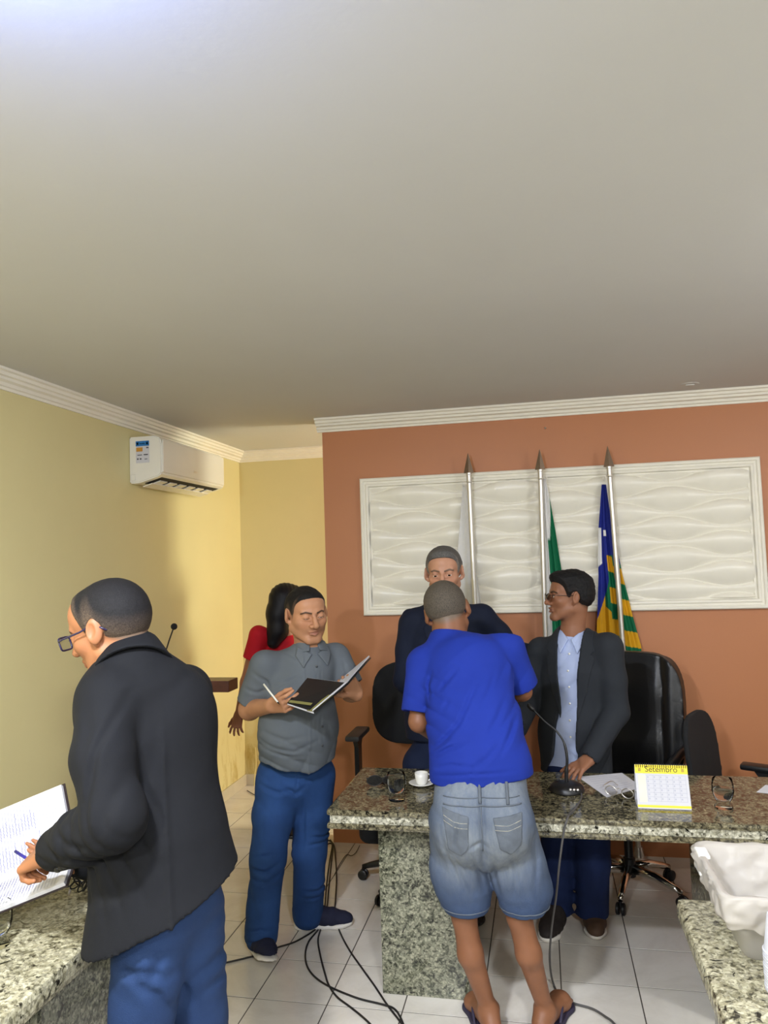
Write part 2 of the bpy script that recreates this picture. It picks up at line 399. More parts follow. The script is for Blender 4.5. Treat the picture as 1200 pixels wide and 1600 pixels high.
# ------------------------------------------------------------------ left and right counters
lc = thing('side_counter', 'pale speckled granite counter in the left foreground under the open register', 'counter', (-1.6, 1.4, 0))
obj('top_slab', boxm((-1.95, -.9, .70), (-1.185, 2.62, .76), .018), M['granite_pale'], lc)
obj('front_panel', boxm((-1.27, -.85, 0), (-1.235, 2.55, .6995), .003), M['granite_dark'], lc)
obj('front_panel', boxm((-1.2345, 1.1, 0), (-1.222, 1.66, .6995), .002), M['granite_dark'], lc)
obj('end_panel', boxm((-1.9, 2.52, 0), (-1.271, 2.555, .6995), .003), M['granite_dark'], lc)
rc = thing('side_counter', 'pale speckled granite counter in the right foreground under the plastic tub', 'counter', (.7, 1.4, 0))
obj('top_slab', boxm((.325, -.9, .695), (1.1, 2.28, .755), .018), M['granite_pale'], rc)
obj('front_panel', boxm((.395, -.85, 0), (.43, 2.2, .6945), .003), M['granite_dark'], rc)
obj('end_panel', boxm((.431, 2.165, 0), (1.05, 2.2, .6945), .003), M['granite_dark'], rc)

# round ceiling housings outside the frame: assumed lamp in front, added fill behind
for i, (lx, ly2, lr) in enumerate(((-.78, .55, .09), (.8, -1.0, .16))):
    tl_ = thing('led_panel', ['small round LED panel on the ceiling above the register', 'larger round LED panel on the ceiling behind the viewer'][i], 'ceiling light', (lx, ly2, 2.6))
    obj('housing', lathe(bmesh.new(), [(lr + .012, 0), (lr + .012, .03), (0, .03)][::1], (lx, ly2, 2.5995), 32, cap=False), M['white_plastic'], tl_, smooth=True, angle=40)

# ------------------------------------------------------------------ implicit surfaces: blended solids meshed with surface nets
def smin(a, b, k):
    h = np.clip(.5 + .5 * (b - a) / k, 0, 1); return b + (a - b) * h - k * h * (1 - h)
class Sdf:
    def __init__(s): s.ops = []
    def add(s, fn, lo, hi, k=.02): s.ops.append(('u', fn, np.minimum(lo, hi), np.maximum(lo, hi), k)); return s
    def cap(s, a, b, ra, rb=None, k=.02, flat=None):
        """tapered capsule a-b; flat=(direction, ratio) squashes its section"""
        a, b = np.array(a, float), np.array(b, float); rb = ra if rb is None else rb
        ab = b - a; L = max(ab @ ab, 1e-9)
        def fn(P):
            q = P - a; t = np.clip((q @ ab) / L, 0, 1); q = q - t[..., None] * ab
            if flat is not None:
                n = flat[0]; q = q + n * ((q @ n) * (1 / flat[1] - 1))[..., None]
            d = np.sqrt((q * q).sum(-1)) - (ra + (rb - ra) * t)
            return d * (flat[1] ** .5 if flat is not None else 1)
        r = max(ra, rb); return s.add(fn, np.minimum(a, b) - r, np.maximum(a, b) + r, k)
    def chain(s, pts, rs, k=.02, flat=None):
        for i in range(len(pts) - 1):
            s.cap(pts[i], pts[i + 1], rs[i], rs[i + 1], k, flat)
        return s
    def ell(s, c, r, R=None, k=.02):
        c, r = np.array(c, float), np.array(r, float)
        def fn(P):
            q = P - c
            if R is not None: q = q @ R
            k0 = np.sqrt(((q / r) ** 2).sum(-1)); k1 = np.sqrt(((q / (r * r)) ** 2).sum(-1)) + 1e-9
            return k0 * (k0 - 1) / k1
        m = max(r); return s.add(fn, c - m, c + m, k)
    def box(s, c, half, R=None, rd=.01, k=.005):
        c, half = np.array(c, float), np.array(half, float)
        def fn(P):
            q = P - c
            if R is not None: q = q @ R
            q = np.abs(q) - (half - rd)
            return np.sqrt((np.maximum(q, 0) ** 2).sum(-1)) + np.minimum(q.max(-1), 0) - rd
        m = np.linalg.norm(half); return s.add(fn, c - m, c + m, k)
    def sub(s, fn, k=.004): s.ops.append(('s', fn, k)); return s
    def cut(s, fn): s.ops.append(('i', fn)); return s
    def disp(s, fn): s.ops.append(('d', fn)); return s
    def plane(s, p, n):                      # keeps the side the normal points away from
        p, n = np.array(p, float), unit(n); return s.cut(lambda P: (P - p) @ n)
    def __call__(s, P):
        D = np.full(P.shape[:-1], 1.0)
        for o in s.ops:
            if o[0] == 'u': D = smin(D, o[1](P), o[4])
            elif o[0] == 's': D = -smin(-D, o[1](P), o[2])
            elif o[0] == 'i': D = np.maximum(D, o[1](P))
            else: D = D + o[1](P)
        return D
    def bounds(s):
        u = [o for o in s.ops if o[0] == 'u']
        return np.min([o[2] for o in u], 0), np.max([o[3] for o in u], 0)
    def field(s, h, zones=(), lo=None, hi=None):
        l, hh = s.bounds(); pad = .018
        lo = l - pad if lo is None else np.array(lo, float); hi = hh + pad if hi is None else np.array(hi, float)
        ax = []
        for i in range(3):
            x = [lo[i]]
            while x[-1] < hi[i]:
                st = h
                for z in zones:
                    if z[0][i] - h <= x[-1] <= z[1][i]: st = min(st, z[2])
                x.append(x[-1] + st)
            ax.append(np.array(x))
        D = np.full([len(a) for a in ax], .5, np.float32)
        def pts(sl): return np.stack(np.meshgrid(*[a[q] for a, q in zip(ax, sl)], indexing='ij'), -1)
        for o in s.ops:
            if o[0] == 'u':
                mg = max(.02, o[4] * 1.1)
                sl = tuple(slice(max(0, np.searchsorted(ax[i], o[2][i] - mg) - 1), np.searchsorted(ax[i], o[3][i] + mg) + 1) for i in range(3))
                if any(q.stop - q.start < 1 for q in sl): continue
                sub = D[sl]
                D[sl] = smin(sub, o[1](pts(sl)), o[4])
            else:
                if o[0] == 'd': m = np.abs(D) < .03
                else: m = D < .03
                ii = np.nonzero(m); P = np.stack([ax[i][ii[i]] for i in range(3)], -1)
                if len(P) == 0: continue
                d = D[ii]; f = o[1](P)
                D[ii] = (d + f) if o[0] == 'd' else (np.maximum(d, f) if o[0] == 'i' else -smin(-d, f, o[2]))
        return ax, D
def surface_nets(ax, D):
    S = D < 0; n = D.shape
    c = np.zeros([q - 1 for q in n], np.uint8)
    offs = [(i, j, k) for i in (0, 1) for j in (0, 1) for k in (0, 1)]
    for i, j, k in offs: c += S[i:n[0] - 1 + i, j:n[1] - 1 + j, k:n[2] - 1 + k]
    act = (c > 0) & (c < 8); I = np.stack(np.nonzero(act), -1); N = len(I)
    vid = np.full(act.shape, -1, np.int32); vid[tuple(I.T)] = np.arange(N)
    vals = [D[I[:, 0] + a, I[:, 1] + b, I[:, 2] + d_] for a, b, d_ in offs]
    pos = [np.stack([ax[0][I[:, 0] + a], ax[1][I[:, 1] + b], ax[2][I[:, 2] + d_]], -1) for a, b, d_ in offs]
    acc = np.zeros((N, 3)); cnt = np.zeros(N)
    for e in range(8):
        for b_ in (1, 2, 4):
            if e & b_: continue
            f = e | b_; va, vb = vals[e], vals[f]; m = (va < 0) != (vb < 0)
            t = va[m] / (va[m] - vb[m]); acc[m] += pos[e][m] * (1 - t)[:, None] + pos[f][m] * t[:, None]; cnt[m] += 1
    vts = acc / cnt[:, None]
    fs = []
    def quads(axis):
        sl0 = [slice(None)] * 3; sl1 = [slice(None)] * 3; sl0[axis] = slice(0, -1); sl1[axis] = slice(1, None)
        a, b = S[tuple(sl0)], S[tuple(sl1)]
        E = np.stack(np.nonzero(a != b), -1); o1, o2 = [q for q in range(3) if q != axis]
        ok = (E[:, o1] > 0) & (E[:, o2] > 0) & (E[:, o1] < n[o1] - 1) & (E[:, o2] < n[o2] - 1); E = E[ok]
        flip = ~S[tuple(E.T)]
        def g(d1, d2): Q = E.copy(); Q[:, o1] -= d1; Q[:, o2] -= d2; return vid[tuple(Q.T)]
        q = np.stack([g(1, 1), g(0, 1), g(0, 0), g(1, 0)], -1)
        if axis == 1: flip = ~flip
        q[flip] = q[flip][:, ::-1]; fs.append(q)
    for a in range(3): quads(a)
    return vts, np.concatenate(fs)
def sdf_mesh(name, S, h, zones=(), color=None, smooth=1, lo=None, hi=None):
    ax, D = S.field(h, zones, lo, hi); v, f = surface_nets(ax, D)
    for _ in range(smooth):
        acc = np.zeros_like(v); cnt = np.zeros(len(v))
        for i in range(4):
            np.add.at(acc, f[:, i], v[f[:, (i + 1) % 4]] + v[f[:, (i + 3) % 4]]); np.add.at(cnt, f[:, i], 2)
        v = v + .5 * (acc / np.maximum(cnt, 1)[:, None] - v)
    me = bpy.data.meshes.new(name)
    me.vertices.add(len(v)); me.vertices.foreach_set('co', v.astype(np.float32).ravel())
    me.loops.add(4 * len(f)); me.loops.foreach_set('vertex_index', f.astype(np.int32).ravel())
    me.polygons.add(len(f)); me.polygons.foreach_set('loop_start', np.arange(0, 4 * len(f), 4, dtype=np.int32))
    me.polygons.foreach_set('use_smooth', np.ones(len(f), bool))
    me.update(calc_edges=True); me.validate()
    if color is not None:
        ca = me.color_attributes.new('tone', 'FLOAT_COLOR', 'POINT'); cc = np.ones((len(v), 4), np.float32); cc[:, :3] = color(v)
        ca.data.foreach_set('color', cc.ravel())
    return me
_rs = np.random.RandomState(3)
def waves(f, n=6, seed=0, aniso=(1, 1, 1)):
    """smooth pseudo-random scalar field, about -1..1"""
    r = np.random.RandomState(seed); K = r.normal(size=(n, 3)); K = K / np.linalg.norm(K, axis=1)[:, None] * f * r.uniform(.6, 1.5, (n, 1)) * np.array(aniso); ph = r.uniform(0, 6.28, n)
    def fn(P):
        o = 0
        for k_, p_ in zip(K, ph): o = o + np.sin(P @ k_ + p_)
        return o / n ** .5 * .8
    return fn
def folds(direction, wavelength, amp, warp=1.2, seed=1, sharp=2.2, mask=None, wf=9):
    """cloth folds running across `direction`: soft ridges with tight valleys"""
    d = unit(direction) * 2 * math.pi / wavelength; w1 = waves(wf, 5, seed); w2 = waves(wf * .8, 4, seed + 50)
    def fn(P):
        s = np.abs(np.sin(.5 * (P @ d) + 1.5 * warp * w1(P))) ** (1 / sharp)
        a = np.clip(.25 + 1.0 * w2(P), 0.03, 1)
        o = 2.4 * amp * a * (.6 - s)
        return o * mask(P) if mask is not None else o
    return fn
def crease(px, Y, w=.010, amp=.006, side=None):
    """a pressed-in fold following photograph pixels on a surface at depth Y, flanked by soft ridges"""
    pts = [at(x, y, Y=Y)[[0, 2]] for x, y in px]
    def fn(P):
        d = np.full(P.shape[:-1], 9.0)
        Q = P[..., [0, 2]]; L = sum(np.linalg.norm(b - a) for a, b in zip(pts, pts[1:])); run = 0; tt = np.zeros(P.shape[:-1])
        for a, b in zip(pts, pts[1:]):
            e = b - a; l = np.linalg.norm(e); t = np.clip(((Q - a) @ e) / (l * l), 0, 1); dd = np.sqrt(((Q - a - t[..., None] * e) ** 2).sum(-1))
            tt = np.where(dd < d, (run + t * l) / L, tt); d = np.minimum(d, dd); run += l
        o = amp * (np.exp(-(d / w) ** 2) - .65 * np.exp(-(d / (2.4 * w)) ** 2)) * np.sin(math.pi * np.clip(tt, .06, .94)) ** .7
        return o * side(P) if side is not None else o
    return fn
def near(c, r):
    c = np.array(c, float); return lambda P: np.clip(1.3 - np.sqrt(((P - c) ** 2).sum(-1)) / r, 0, 1)
def poly2(poly):
    """signed distance to a 2D polygon"""
    poly = np.array(poly, float)
    def fn(x, y):
        d = np.full(x.shape, 1e9); ins = np.zeros(x.shape, bool); n = len(poly)
        for i in range(n):
            a, b = poly[i], poly[i - 1]; e = b - a; wx, wy = x - a[0], y - a[1]
            t = np.clip((wx * e[0] + wy * e[1]) / (e @ e + 1e-12), 0, 1); d = np.minimum(d, (wx - e[0] * t) ** 2 + (wy - e[1] * t) ** 2)
            c = (a[1] > y) != (b[1] > y)
            with np.errstate(divide='ignore', invalid='ignore'):
                ins ^= c & (x < (b[0] - a[0]) * (y - a[1]) / (b[1] - a[1]) + a[0])
        return np.where(ins, -1, 1) * np.sqrt(d)
    return fn
def patch(base, o, ux, uy, poly, t=.004, depth=None, sink=.006):
    """thin sheet lying on a solid, cut to a polygon drawn in the plane (o, ux, uy); depth limits it along the normal"""
    S = Sdf(); p2 = poly2(poly); o, ux, uy = np.array(o, float), unit(ux), unit(uy); nz = np.cross(ux, uy)
    q = np.array(poly, float); c = o + ux * q[:, 0].mean() + uy * q[:, 1].mean()
    pts3 = [o + ux * a + uy * b for a, b in poly]; dz = depth or (-.12, .25)
    ends = [p + nz * z for p in pts3 for z in dz]
    lo, hi = np.min(ends, 0), np.max(ends, 0)
    def fn(P):
        d = base(P); q = P - o; pr = p2(q @ ux, q @ uy); z = q @ nz
        return np.maximum(np.maximum(np.maximum(d - t, -(d + sink)), pr), np.maximum(dz[0] - z, z - dz[1]))
    S.add(fn, lo, hi, .0005); return S

def vcol(name, rough=.6, bump=0, bscale=200, sss=0, spec=.4, sheen=0):
    k = NT(name); a = k.n('ShaderNodeAttribute'); a.attribute_name = 'tone'
    co = k.coord(); n = k.noise(co, 60, 4)
    c = k.mix(n, a.outputs['Color'], (0, 0, 0, 1)); 
    mx = k.mix(.12, a.outputs['Color'], c)
    k.link(mx, k.b.inputs['Base Color']); k.b.inputs['Roughness'].default_value = rough; k.b.inputs['Specular IOR Level'].default_value = spec
    if sss:
        k.b.inputs['Subsurface Weight'].default_value = sss; k.b.inputs['Subsurface Radius'].default_value = (.008, .003, .002); k.b.inputs['Subsurface Scale'].default_value = 1
    if sheen: k.b.inputs['Sheen Weight'].default_value = sheen
    if bump: k.bump(k.noise(co, bscale, 3), bump, .002)
    return k.m
M['skin'] = vcol('skin', .5, .12, 160, 0, .35)
M['hair'] = vcol('short_hair', .65, .6, 420, 0, .3)
k_ = NT('cropped_hair'); a_ = k_.n('ShaderNodeAttribute'); a_.attribute_name = 'tone'; co_ = k_.coord((1, 1, .6))
sp_ = k_.ramp(k_.noise(co_, 420, 3, .6), [(.32, (.45, .45, .45, 1)), (.68, (1.45, 1.42, 1.38, 1))])
k_.link(k_.mix(1.0, a_.outputs['Color'], sp_, 'MULTIPLY'), k_.b.inputs['Base Color']); k_.b.inputs['Roughness'].default_value = .7; k_.b.inputs['Specular IOR Level'].default_value = .25
k_.bump(k_.noise(co_, 500, 3), .7, .002); M['hair'] = k_.m
M['eye'] = vcol('eyeball', .12)
def cloth(name, rgb, rough=.85, var=.12, vscale=7, bump=.25, bscale=520, sheen=0, fade=None):
    k = NT(name); co = k.coord(); c = lin(rgb)
    lo = tuple(x * (1 - var) for x in c[:3]) + (1,); hi = tuple(min(1, x * (1 + var)) for x in c[:3]) + (1,)
    out = k.ramp(k.noise(co, vscale, 4), [(.3, lo), (.7, hi)])
    if fade is not None:
        a = k.n('ShaderNodeAttribute'); a.attribute_name = 'tone'; s = k.n('ShaderNodeSeparateColor'); k.link(a.outputs['Color'], s.inputs[0])
        nn = k.ramp(k.noise(k.coord((1, 1, .25)), 55, 4, .7), [(.25, (.55, .55, .55, 1)), (.75, (1, 1, 1, 1))])
        f = k.mix(1.0, s.outputs[0], nn, 'MULTIPLY'); out = k.mix(f, out, lin(fade))
    k.link(out, k.b.inputs['Base Color']); k.b.inputs['Roughness'].default_value = rough; k.b.inputs['Specular IOR Level'].default_value = .25
    k.b.inputs['Sheen Weight'].default_value = sheen
    k.bump(k.noise(co, bscale, 3), bump, .002); return k.m
def part(name, S, h, m, parent, zones=(), color=None, smooth=1, label=None):
    o = obj(name, sdf_mesh(name, S, h, zones, color, smooth), m, parent)
    if label: o['label'] = label
    return o

# ------------------------------------------------------------------ things on the desk
def drinking_glass(loc, level, label):
    t = thing('water_glass', label, 'glass', loc, 'water glasses on the desk')
    prof_o = [(.0, 0), (.031, 0), (.033, .004), (.031, .009), (.024, .012), (.023, .02), (.025, .026), (.034, .042), (.0395, .062), (.0385, .085), (.0345, .108)]
    prof_i = [(.0325, .108), (.0365, .085), (.0375, .062), (.032, .043), (.022, .030), (0, .027)]
    loc = np.array(loc, float)
    obj('bowl', lathe(bmesh.new(), prof_o + [(.0335, .1085), (.0325, .1075)], loc, 32, cap=False), M['glass'], t, smooth=True)
    if level > .03:
        pr = [(0, .0275), (.0215, .0303), (.0317, .0432)]
        for z, r in ((.062, .0373), (.085, .0363), (.1, .034)):
            if z < level: pr.append((r, z))
        rr = np.interp(level, [.0432, .062, .085, .108], [.0317, .0373, .0363, .0325]); pr += [(rr, level), (0, level)]
        obj('water', lathe(bmesh.new(), pr, loc, 32), M['water'], t, smooth=True)
    return t
g1 = at(620, 1250, Z=.756)
drinking_glass(g1, .098, 'full stemless water glass beside the sunglasses at the left end of the desk')
g2 = at(1131, 1262, Z=.756)
drinking_glass(g2, .07, 'half full water glass to the right of the yellow calendar')
c0 = at(659, 1228, Z=.756); c0[2] = .756
t = thing('saucer', 'white porcelain saucer under the coffee cup', 'saucer', c0)
obj('dish', lathe(bmesh.new(), [(0, .0), (.022, 0), (.026, .003), (.05, .012), (.055, .016), (.053, .017), (.026, .007), (0, .006)], c0, 32), M['porcelain'], t, smooth=True)
t = thing('coffee_cup', 'small white espresso cup standing on its saucer', 'cup', c0 + [0, 0, .0065])
cc = c0 + [0, 0, .0065]
obj('bowl', lathe(bmesh.new(), [(0, 0), (.017, 0), (.019, .003), (.024, .012), (.0275, .03), (.0285, .05), (.0265, .05), (.025, .03), (.02, .012), (0, .008)], cc, 32), M['porcelain'], t, smooth=True)
hp = [cc + [.026 * math.cos(a_) * 0 + .024 + .014 * math.sin(th), .012, .028 + .014 * math.cos(th)] for a_, th in ((0, x) for x in np.linspace(.1, 3.0, 9))]
obj('handle', tubem(hp, .003, 6), M['porcelain'], t, smooth=True)
# sunglasses
def spectacles(name, label, cat, c, ang, mats, wd=.14, lens_r=(.029, .024), dark=True, folded=True, R=None):
    t = thing(name, label, cat, c)
    Rz = np.array([[math.cos(ang), -math.sin(ang), 0], [math.sin(ang), math.cos(ang), 0], [0, 0, 1]]) if R is None else R
    P = lambda p: np.array(c) + Rz @ np.array(p, float)
    for s in (-1, 1):
        ring = [P((s * .034 + lens_r[0] * math.cos(a_) * (1 + .12 * math.cos(2 * a_)), 0, lens_r[1] + .002 + lens_r[1] * math.sin(a_))) for a_ in np.linspace(0, 2 * math.pi, 20, endpoint=False)]
        fr = obj('rim', tubem(ring, .0022, 6, True), mats[0], t, smooth=True)
        bm = bmesh.new(); prism(bm, [p + Rz @ V(0, -.0006, 0) for p in ring], Rz @ V(0, .0012, 0)); obj('lens', bm, mats[1], fr)
        if folded: pts = [P((s * .066, 0, .034)), P((s * .068, .012, .033)), P((s * .058, .02 + .004 * s, .03)), P((-s * .03, .024 + .005 * s, .018)), P((-s * .05, .026 + .005 * s, .006))]
        else: pts = [P((s * .066, 0, .034)), P((s * .069, .03, .034)), P((s * .07, .09, .03)), P((s * .068, .12, .014)), P((s * .066, .135, .004))]
        obj('temple', tubem(catmull(pts, 4), .0022, 6), mats[0], t, smooth=True)
    obj('bridge', tubem([P((-.008, 0, .032)), P((0, -.002, .036)), P((.008, 0, .032))], .002, 6), mats[0], t, smooth=True)
    return t
M['dark_lens'] = plain('dark_lens', (14, 14, 16), .1, spec=.6)
k = NT('thin_lens'); k.b.inputs['Transmission Weight'].default_value = 1; k.b.inputs['Roughness'].default_value = 0; k.b.inputs['IOR'].default_value = 1.05; M['thin_lens'] = k.m
sg = at(598, 1228, Z=.756)
spectacles('sunglasses', 'black sunglasses lying behind the left water glass', 'sunglasses', sg, .25, (M['black_plastic'], M['dark_lens']), lens_r=(.03, .022))
sp = at(968, 1246, Z=.7564)
spectacles('eyeglasses', 'wire rimmed eyeglasses resting on the paper sheet beside the calendar', 'eyeglasses', sp, -.5, (M['steel'], M['thin_lens']), lens_r=(.022, .019), folded=False)
# paper sheets
def sheet(name, pts, label, lines=0, u=None, v=None):
    t = thing(name, label, 'paper', pts[0])
    bm = bmesh.new(); prism(bm, [np.array(p) + [0, 0, .0012] for p in pts], (0, 0, -.001)); sh = obj('sheet', bm, M['paper'], t)
    if lines:
        a, b, c_, d = [np.array(p) for p in pts]
        bm = bmesh.new()
        for i in range(lines):
            f = .1 + .8 * i / (lines - 1); p, q = a + (d - a) * f, b + (c_ - b) * f; e = .12; ee = 1 - rnd.uniform(.1, .4)
            p0, p1 = p + (q - p) * e, p + (q - p) * ee; s = (d - a) * .008
            vs = [bm.verts.new(Vector((x + [0, 0, .0016]).tolist())) for x in (p0, p1, p1 + s, p0 + s)]; bm.faces.new(vs)
        obj('printed_lines', bm, M['pale_ink'], sh)
    return t
sheet('paper_sheet', [at(903, 1214, Z=.7555), at(972, 1208, Z=.7555), at(1003, 1230, Z=.7555), at(948, 1246, Z=.7555)], 'printed white sheet lying between the microphone and the calendar', 9)
a_ = at(1182, 1238, Z=.7555); sheet('paper_sheet', [a_, a_ + [.06, .10, 0], a_ + [.27, .05, 0], a_ + [.21, -.06, 0]], 'white sheet at the right edge of the photo on the desk', 0)
# desk calendar
cb0, cb1 = at(997, 1263, Z=.756), at(1081, 1266, Z=.756); cu = unit(cb1 - cb0); cw = np.linalg.norm(cb1 - cb0); cn = unit(np.cross(V(0, 0, 1), cu)) # points back
cal = thing('desk_calendar', 'white and yellow tent desk calendar headed Setembro on the desk', 'calendar', (cb0 + cb1) / 2)
hgt, lean = .148, .055
def cp(x, s, off=0): # point on the front leaf
    n = unit(-cn * hgt + V(0, 0, -lean) * -1)
    return cb0 + cu * x * cw + cn * lean * s + V(0, 0, 1) * hgt * s + n * off
def leaf(name, x0, x1, s0, s1, m, parent, th=.0012, off=0):
    bm = bmesh.new(); n = unit(np.cross(cp(1, 0) - cp(0, 0), cp(0, 1) - cp(0, 0)))
    prism(bm, [cp(x0, s0, off), cp(x1, s0, off), cp(x1, s1, off), cp(x0, s1, off)], n * -th); return obj(name, bm, m, parent)
nf = unit(np.cross(cp(1, 0) - cp(0, 0), cp(0, 1) - cp(0, 0)))
base_o = cb0.copy()
pg = leaf('page', 0, 1, 0, 1, M['paper'], cal)
def deco(name, x0, x1, s0, s1, m, lift=.0006):
    bm = bmesh.new(); q = [cp(x0, s0), cp(x1, s0), cp(x1, s1), cp(x0, s1)]; vs = [bm.verts.new(Vector((p + nf * lift).tolist())) for p in q]; bm.faces.new(vs); return obj(name, bm, m, pg)
deco('header_band', 0, 1, .80, 1, M['yellow_print']); deco('footer_band', 0, 1, .03, .085, M['yellow_print'])
M['pale_cream'] = plain('pale_cream_print', (236, 232, 196), .7); deco('week_column', .05, .19, .15, .77, M['pale_cream'])
bm = bmesh.new()
def strip(bm, x0, x1, s0, s1, lift=.0009):
    vs = [bm.verts.new(Vector((cp(x, s) + nf * lift).tolist())) for x, s in ((x0, s0), (x1, s0), (x1, s1), (x0, s1))]; bm.faces.new(vs)
for i in range(7): strip(bm, .21, .95, .17 + .098 * i, .174 + .098 * i)
for i in range(7): strip(bm, .21 + .122 * i, .213 + .122 * i, .17, .76)
obj('date_grid', bm, M['pale_ink'], pg)
bm = bmesh.new()
for r in range(6):
    for c in range(6):
        x, s = .225 + .122 * c, .21 + .098 * r; strip(bm, x, x + .025, s, s + .035)
obj('dates', bm, plain('pale_number_print', (176, 178, 190), .7), pg)
M['ochre_print'] = plain('ochre_print', (176, 150, 60), .7)
for x in (.06, .88):
    bm = bmesh.new(); strip(bm, x, x + .055, .845, .925); obj('header_mark', bm, M['ochre_print'], pg)
cu_txt = bpy.data.curves.new('month_name', 'FONT'); cu_txt.body = 'Setembro'; cu_txt.size = .030; cu_txt.align_x = 'CENTER'; cu_txt.align_y = 'CENTER'; cu_txt.extrude = .0002
to = bpy.data.objects.new('month_name', cu_txt); COL.objects.link(to)
dg = bpy.context.evaluated_depsgraph_get(); tm = bpy.data.meshes.new_from_object(to.evaluated_get(dg)); bpy.data.objects.remove(to)
vy = unit(cp(0, 1) - cp(0, 0)); tc = cp(.5, .895) + nf * .0012
Mx = Matrix((list(cu) + [tc[0]], list(vy) + [tc[1]], list(nf) + [tc[2]], (0, 0, 0, 1))); 
Mx = Matrix([[cu[i], vy[i], nf[i], tc[i]] for i in range(3)] + [[0, 0, 0, 1]]); tm.transform(Mx); tm.name = 'month_name'; tm.materials.clear()
obj('month_name', tm, plain('dark_olive_ink', (70, 66, 30), .7), pg)
bm = bmesh.new(); q = [cp(0, 1), cp(1, 1), cp(1, 1) + cn * lean * 2 - V(0, 0, hgt), cp(0, 1) + cn * lean * 2 - V(0, 0, hgt)]; q = [q[0] + cn * .002, q[1] + cn * .002, cb1 + cn * lean * 2.0, cb0 + cn * lean * 2.0]
q2 = q; prism(bm, q2, cn * .0012); obj('back_leaf', bm, M['paper'], cal)
obj('foot', boxm((0, 0, 0), (cw, lean * 2, .0015), 0, Matrix([[cu[i], cn[i], (0, 0, 1)[i], (cb0 + V(0, 0, .0002))[i]] for i in range(3)] + [[0, 0, 0, 1]])), M['paper'], cal)
bm = bmesh.new()
for i in range(24):
    c = cp(.03 + .94 * i / 23, .985); ring = [c + vy * .008 * math.cos(a) + nf * .005 * math.sin(a) for a in np.linspace(0, 6.28, 9)[:-1]]; tube(bm, ring, .0011, 5, True)
obj('wire_binding', bm, M['black_plastic'], cal)
# gooseneck microphone on the desk
mb = at(886, 1236, Z=.756)
mic = thing('gooseneck_microphone', 'black gooseneck microphone with round weighted base in front of the grey suited man', 'microphone', mb)
bm = lathe(bmesh.new(), [(0, 0), (.066, 0), (.07, .004), (.068, .018), (.055, .03), (.03, .034), (0, .035)], mb, 36); obj('base', bm, M['black_plastic'], mic, smooth=True, angle=50)
bm = bmesh.new()
for dx in (.012, .026, .04): lathe(bm, [(.006, 0), (.006, .004), (.003, .006), (0, .006)], mb + [dx, -.058, .022], 10, (.2, -.8, .55))
obj('switches', bm, M['steel'], mic, smooth=True)
ym = mb[1]
stem = [mb + [.0, .01, .03], at(885, 1205, Y=ym + .01), at(886, 1185, Y=ym + .01), at(881, 1160, Y=ym + .02), at(868, 1141, Y=ym + .03), at(852, 1128, Y=ym + .04), at(834, 1110, Y=ym + .05)]
obj('gooseneck', tubem(catmull(stem, 6), [.0085] * 8 + [.006] * 10 + [.0042] * 19, 8), M['black_plastic'], mic, smooth=True)
hd = stem[-1]; dr = unit(stem[-1] - stem[-2]); obj('capsule', lathe(bmesh.new(), [(0, -.004), (.007, -.002), (.0095, .008), (.0095, .026), (.006, .034), (0, .036)], hd, 16, dr), M['black_plastic'], mic, smooth=True)
# cable of that microphone, over the desk edge and down to the floor
yb = YT0 - .032
pts = [mb + [.055, -.05, .006], at(908, 1248, Z=.761), at(900, 1262, Z=.762), at(891, 1270, Z=.763), np.append(at(886, 1277, Y=yb)[:2], .758), at(881, 1300, Y=yb - .005), at(874, 1350, Y=yb), at(869, 1400, Y=2.93), at(862, 1450, Y=2.98),
       at(859, 1500, Y=3.02), at(864, 1535, Z=.02), at(875, 1555, Z=.007), at(895, 1567, Z=.007), at(925, 1576, Z=.007), at(945, 1588, Z=.007), at(960, 1600, Z=.007), at(985, 1635, Z=.007)]
tag(obj('microphone_cable', tubem(catmull(pts, 6), .0042, 8), M['grey_cable'], smooth=True), 'dark cable from the desk microphone hanging over the desk edge to the floor', 'cable')
# ------------------------------------------------------------------ right counter: tub with bag, stacked cups
tx, ty, tz = .43, 1.96, .7555
tub = thing('plastic_tub', 'cloudy plastic tub lined with a white bag on the right counter', 'tub', (tx + .11, ty + .1, tz))
def ring_rect(x0, x1, y0, y1, z, r, n=5):
    out = []
    for cx, cy, a0 in ((x1 - r, y1 - r, 0), (x0 + r, y1 - r, 90), (x0 + r, y0 + r, 180), (x1 - r, y0 + r, 270)):
        for i in range(n + 1): a = math.radians(a0 + 90 * i / n); out.append((cx + r * math.cos(a), cy + r * math.sin(a), z))
    return out
def shell(bm, rings, cap0=True, cap1=False):
    R = [[bm.verts.new(p) for p in r] for r in rings]; n = len(R[0])
    for a, b in zip(R, R[1:]):
        for i in range(n): bm.faces.new((a[i], a[(i + 1) % n], b[(i + 1) % n], b[i]))
    if cap0: bm.faces.new(R[0][::-1])
    if cap1: bm.faces.new(R[-1])
    bmesh.ops.recalc_face_normals(bm, faces=bm.faces); return bm
def tubring(z, g=0, r=.03):
    f = z / .155; e = -.045 * f + g
    return ring_rect(tx + e, tx + .235 - e, ty - .0 + e, ty + .24 - e, tz + z, r)
bm = bmesh.new(); shell(bm, [tubring(.0), tubring(.01, -.003), tubring(.15), tubring(.152, -.008), tubring(.158, -.008), tubring(.158, .003), tubring(.15, .004), tubring(.012, .004)], True, True)
obj('wall', bm, M['clear_plastic'], tub, smooth=True, angle=40)
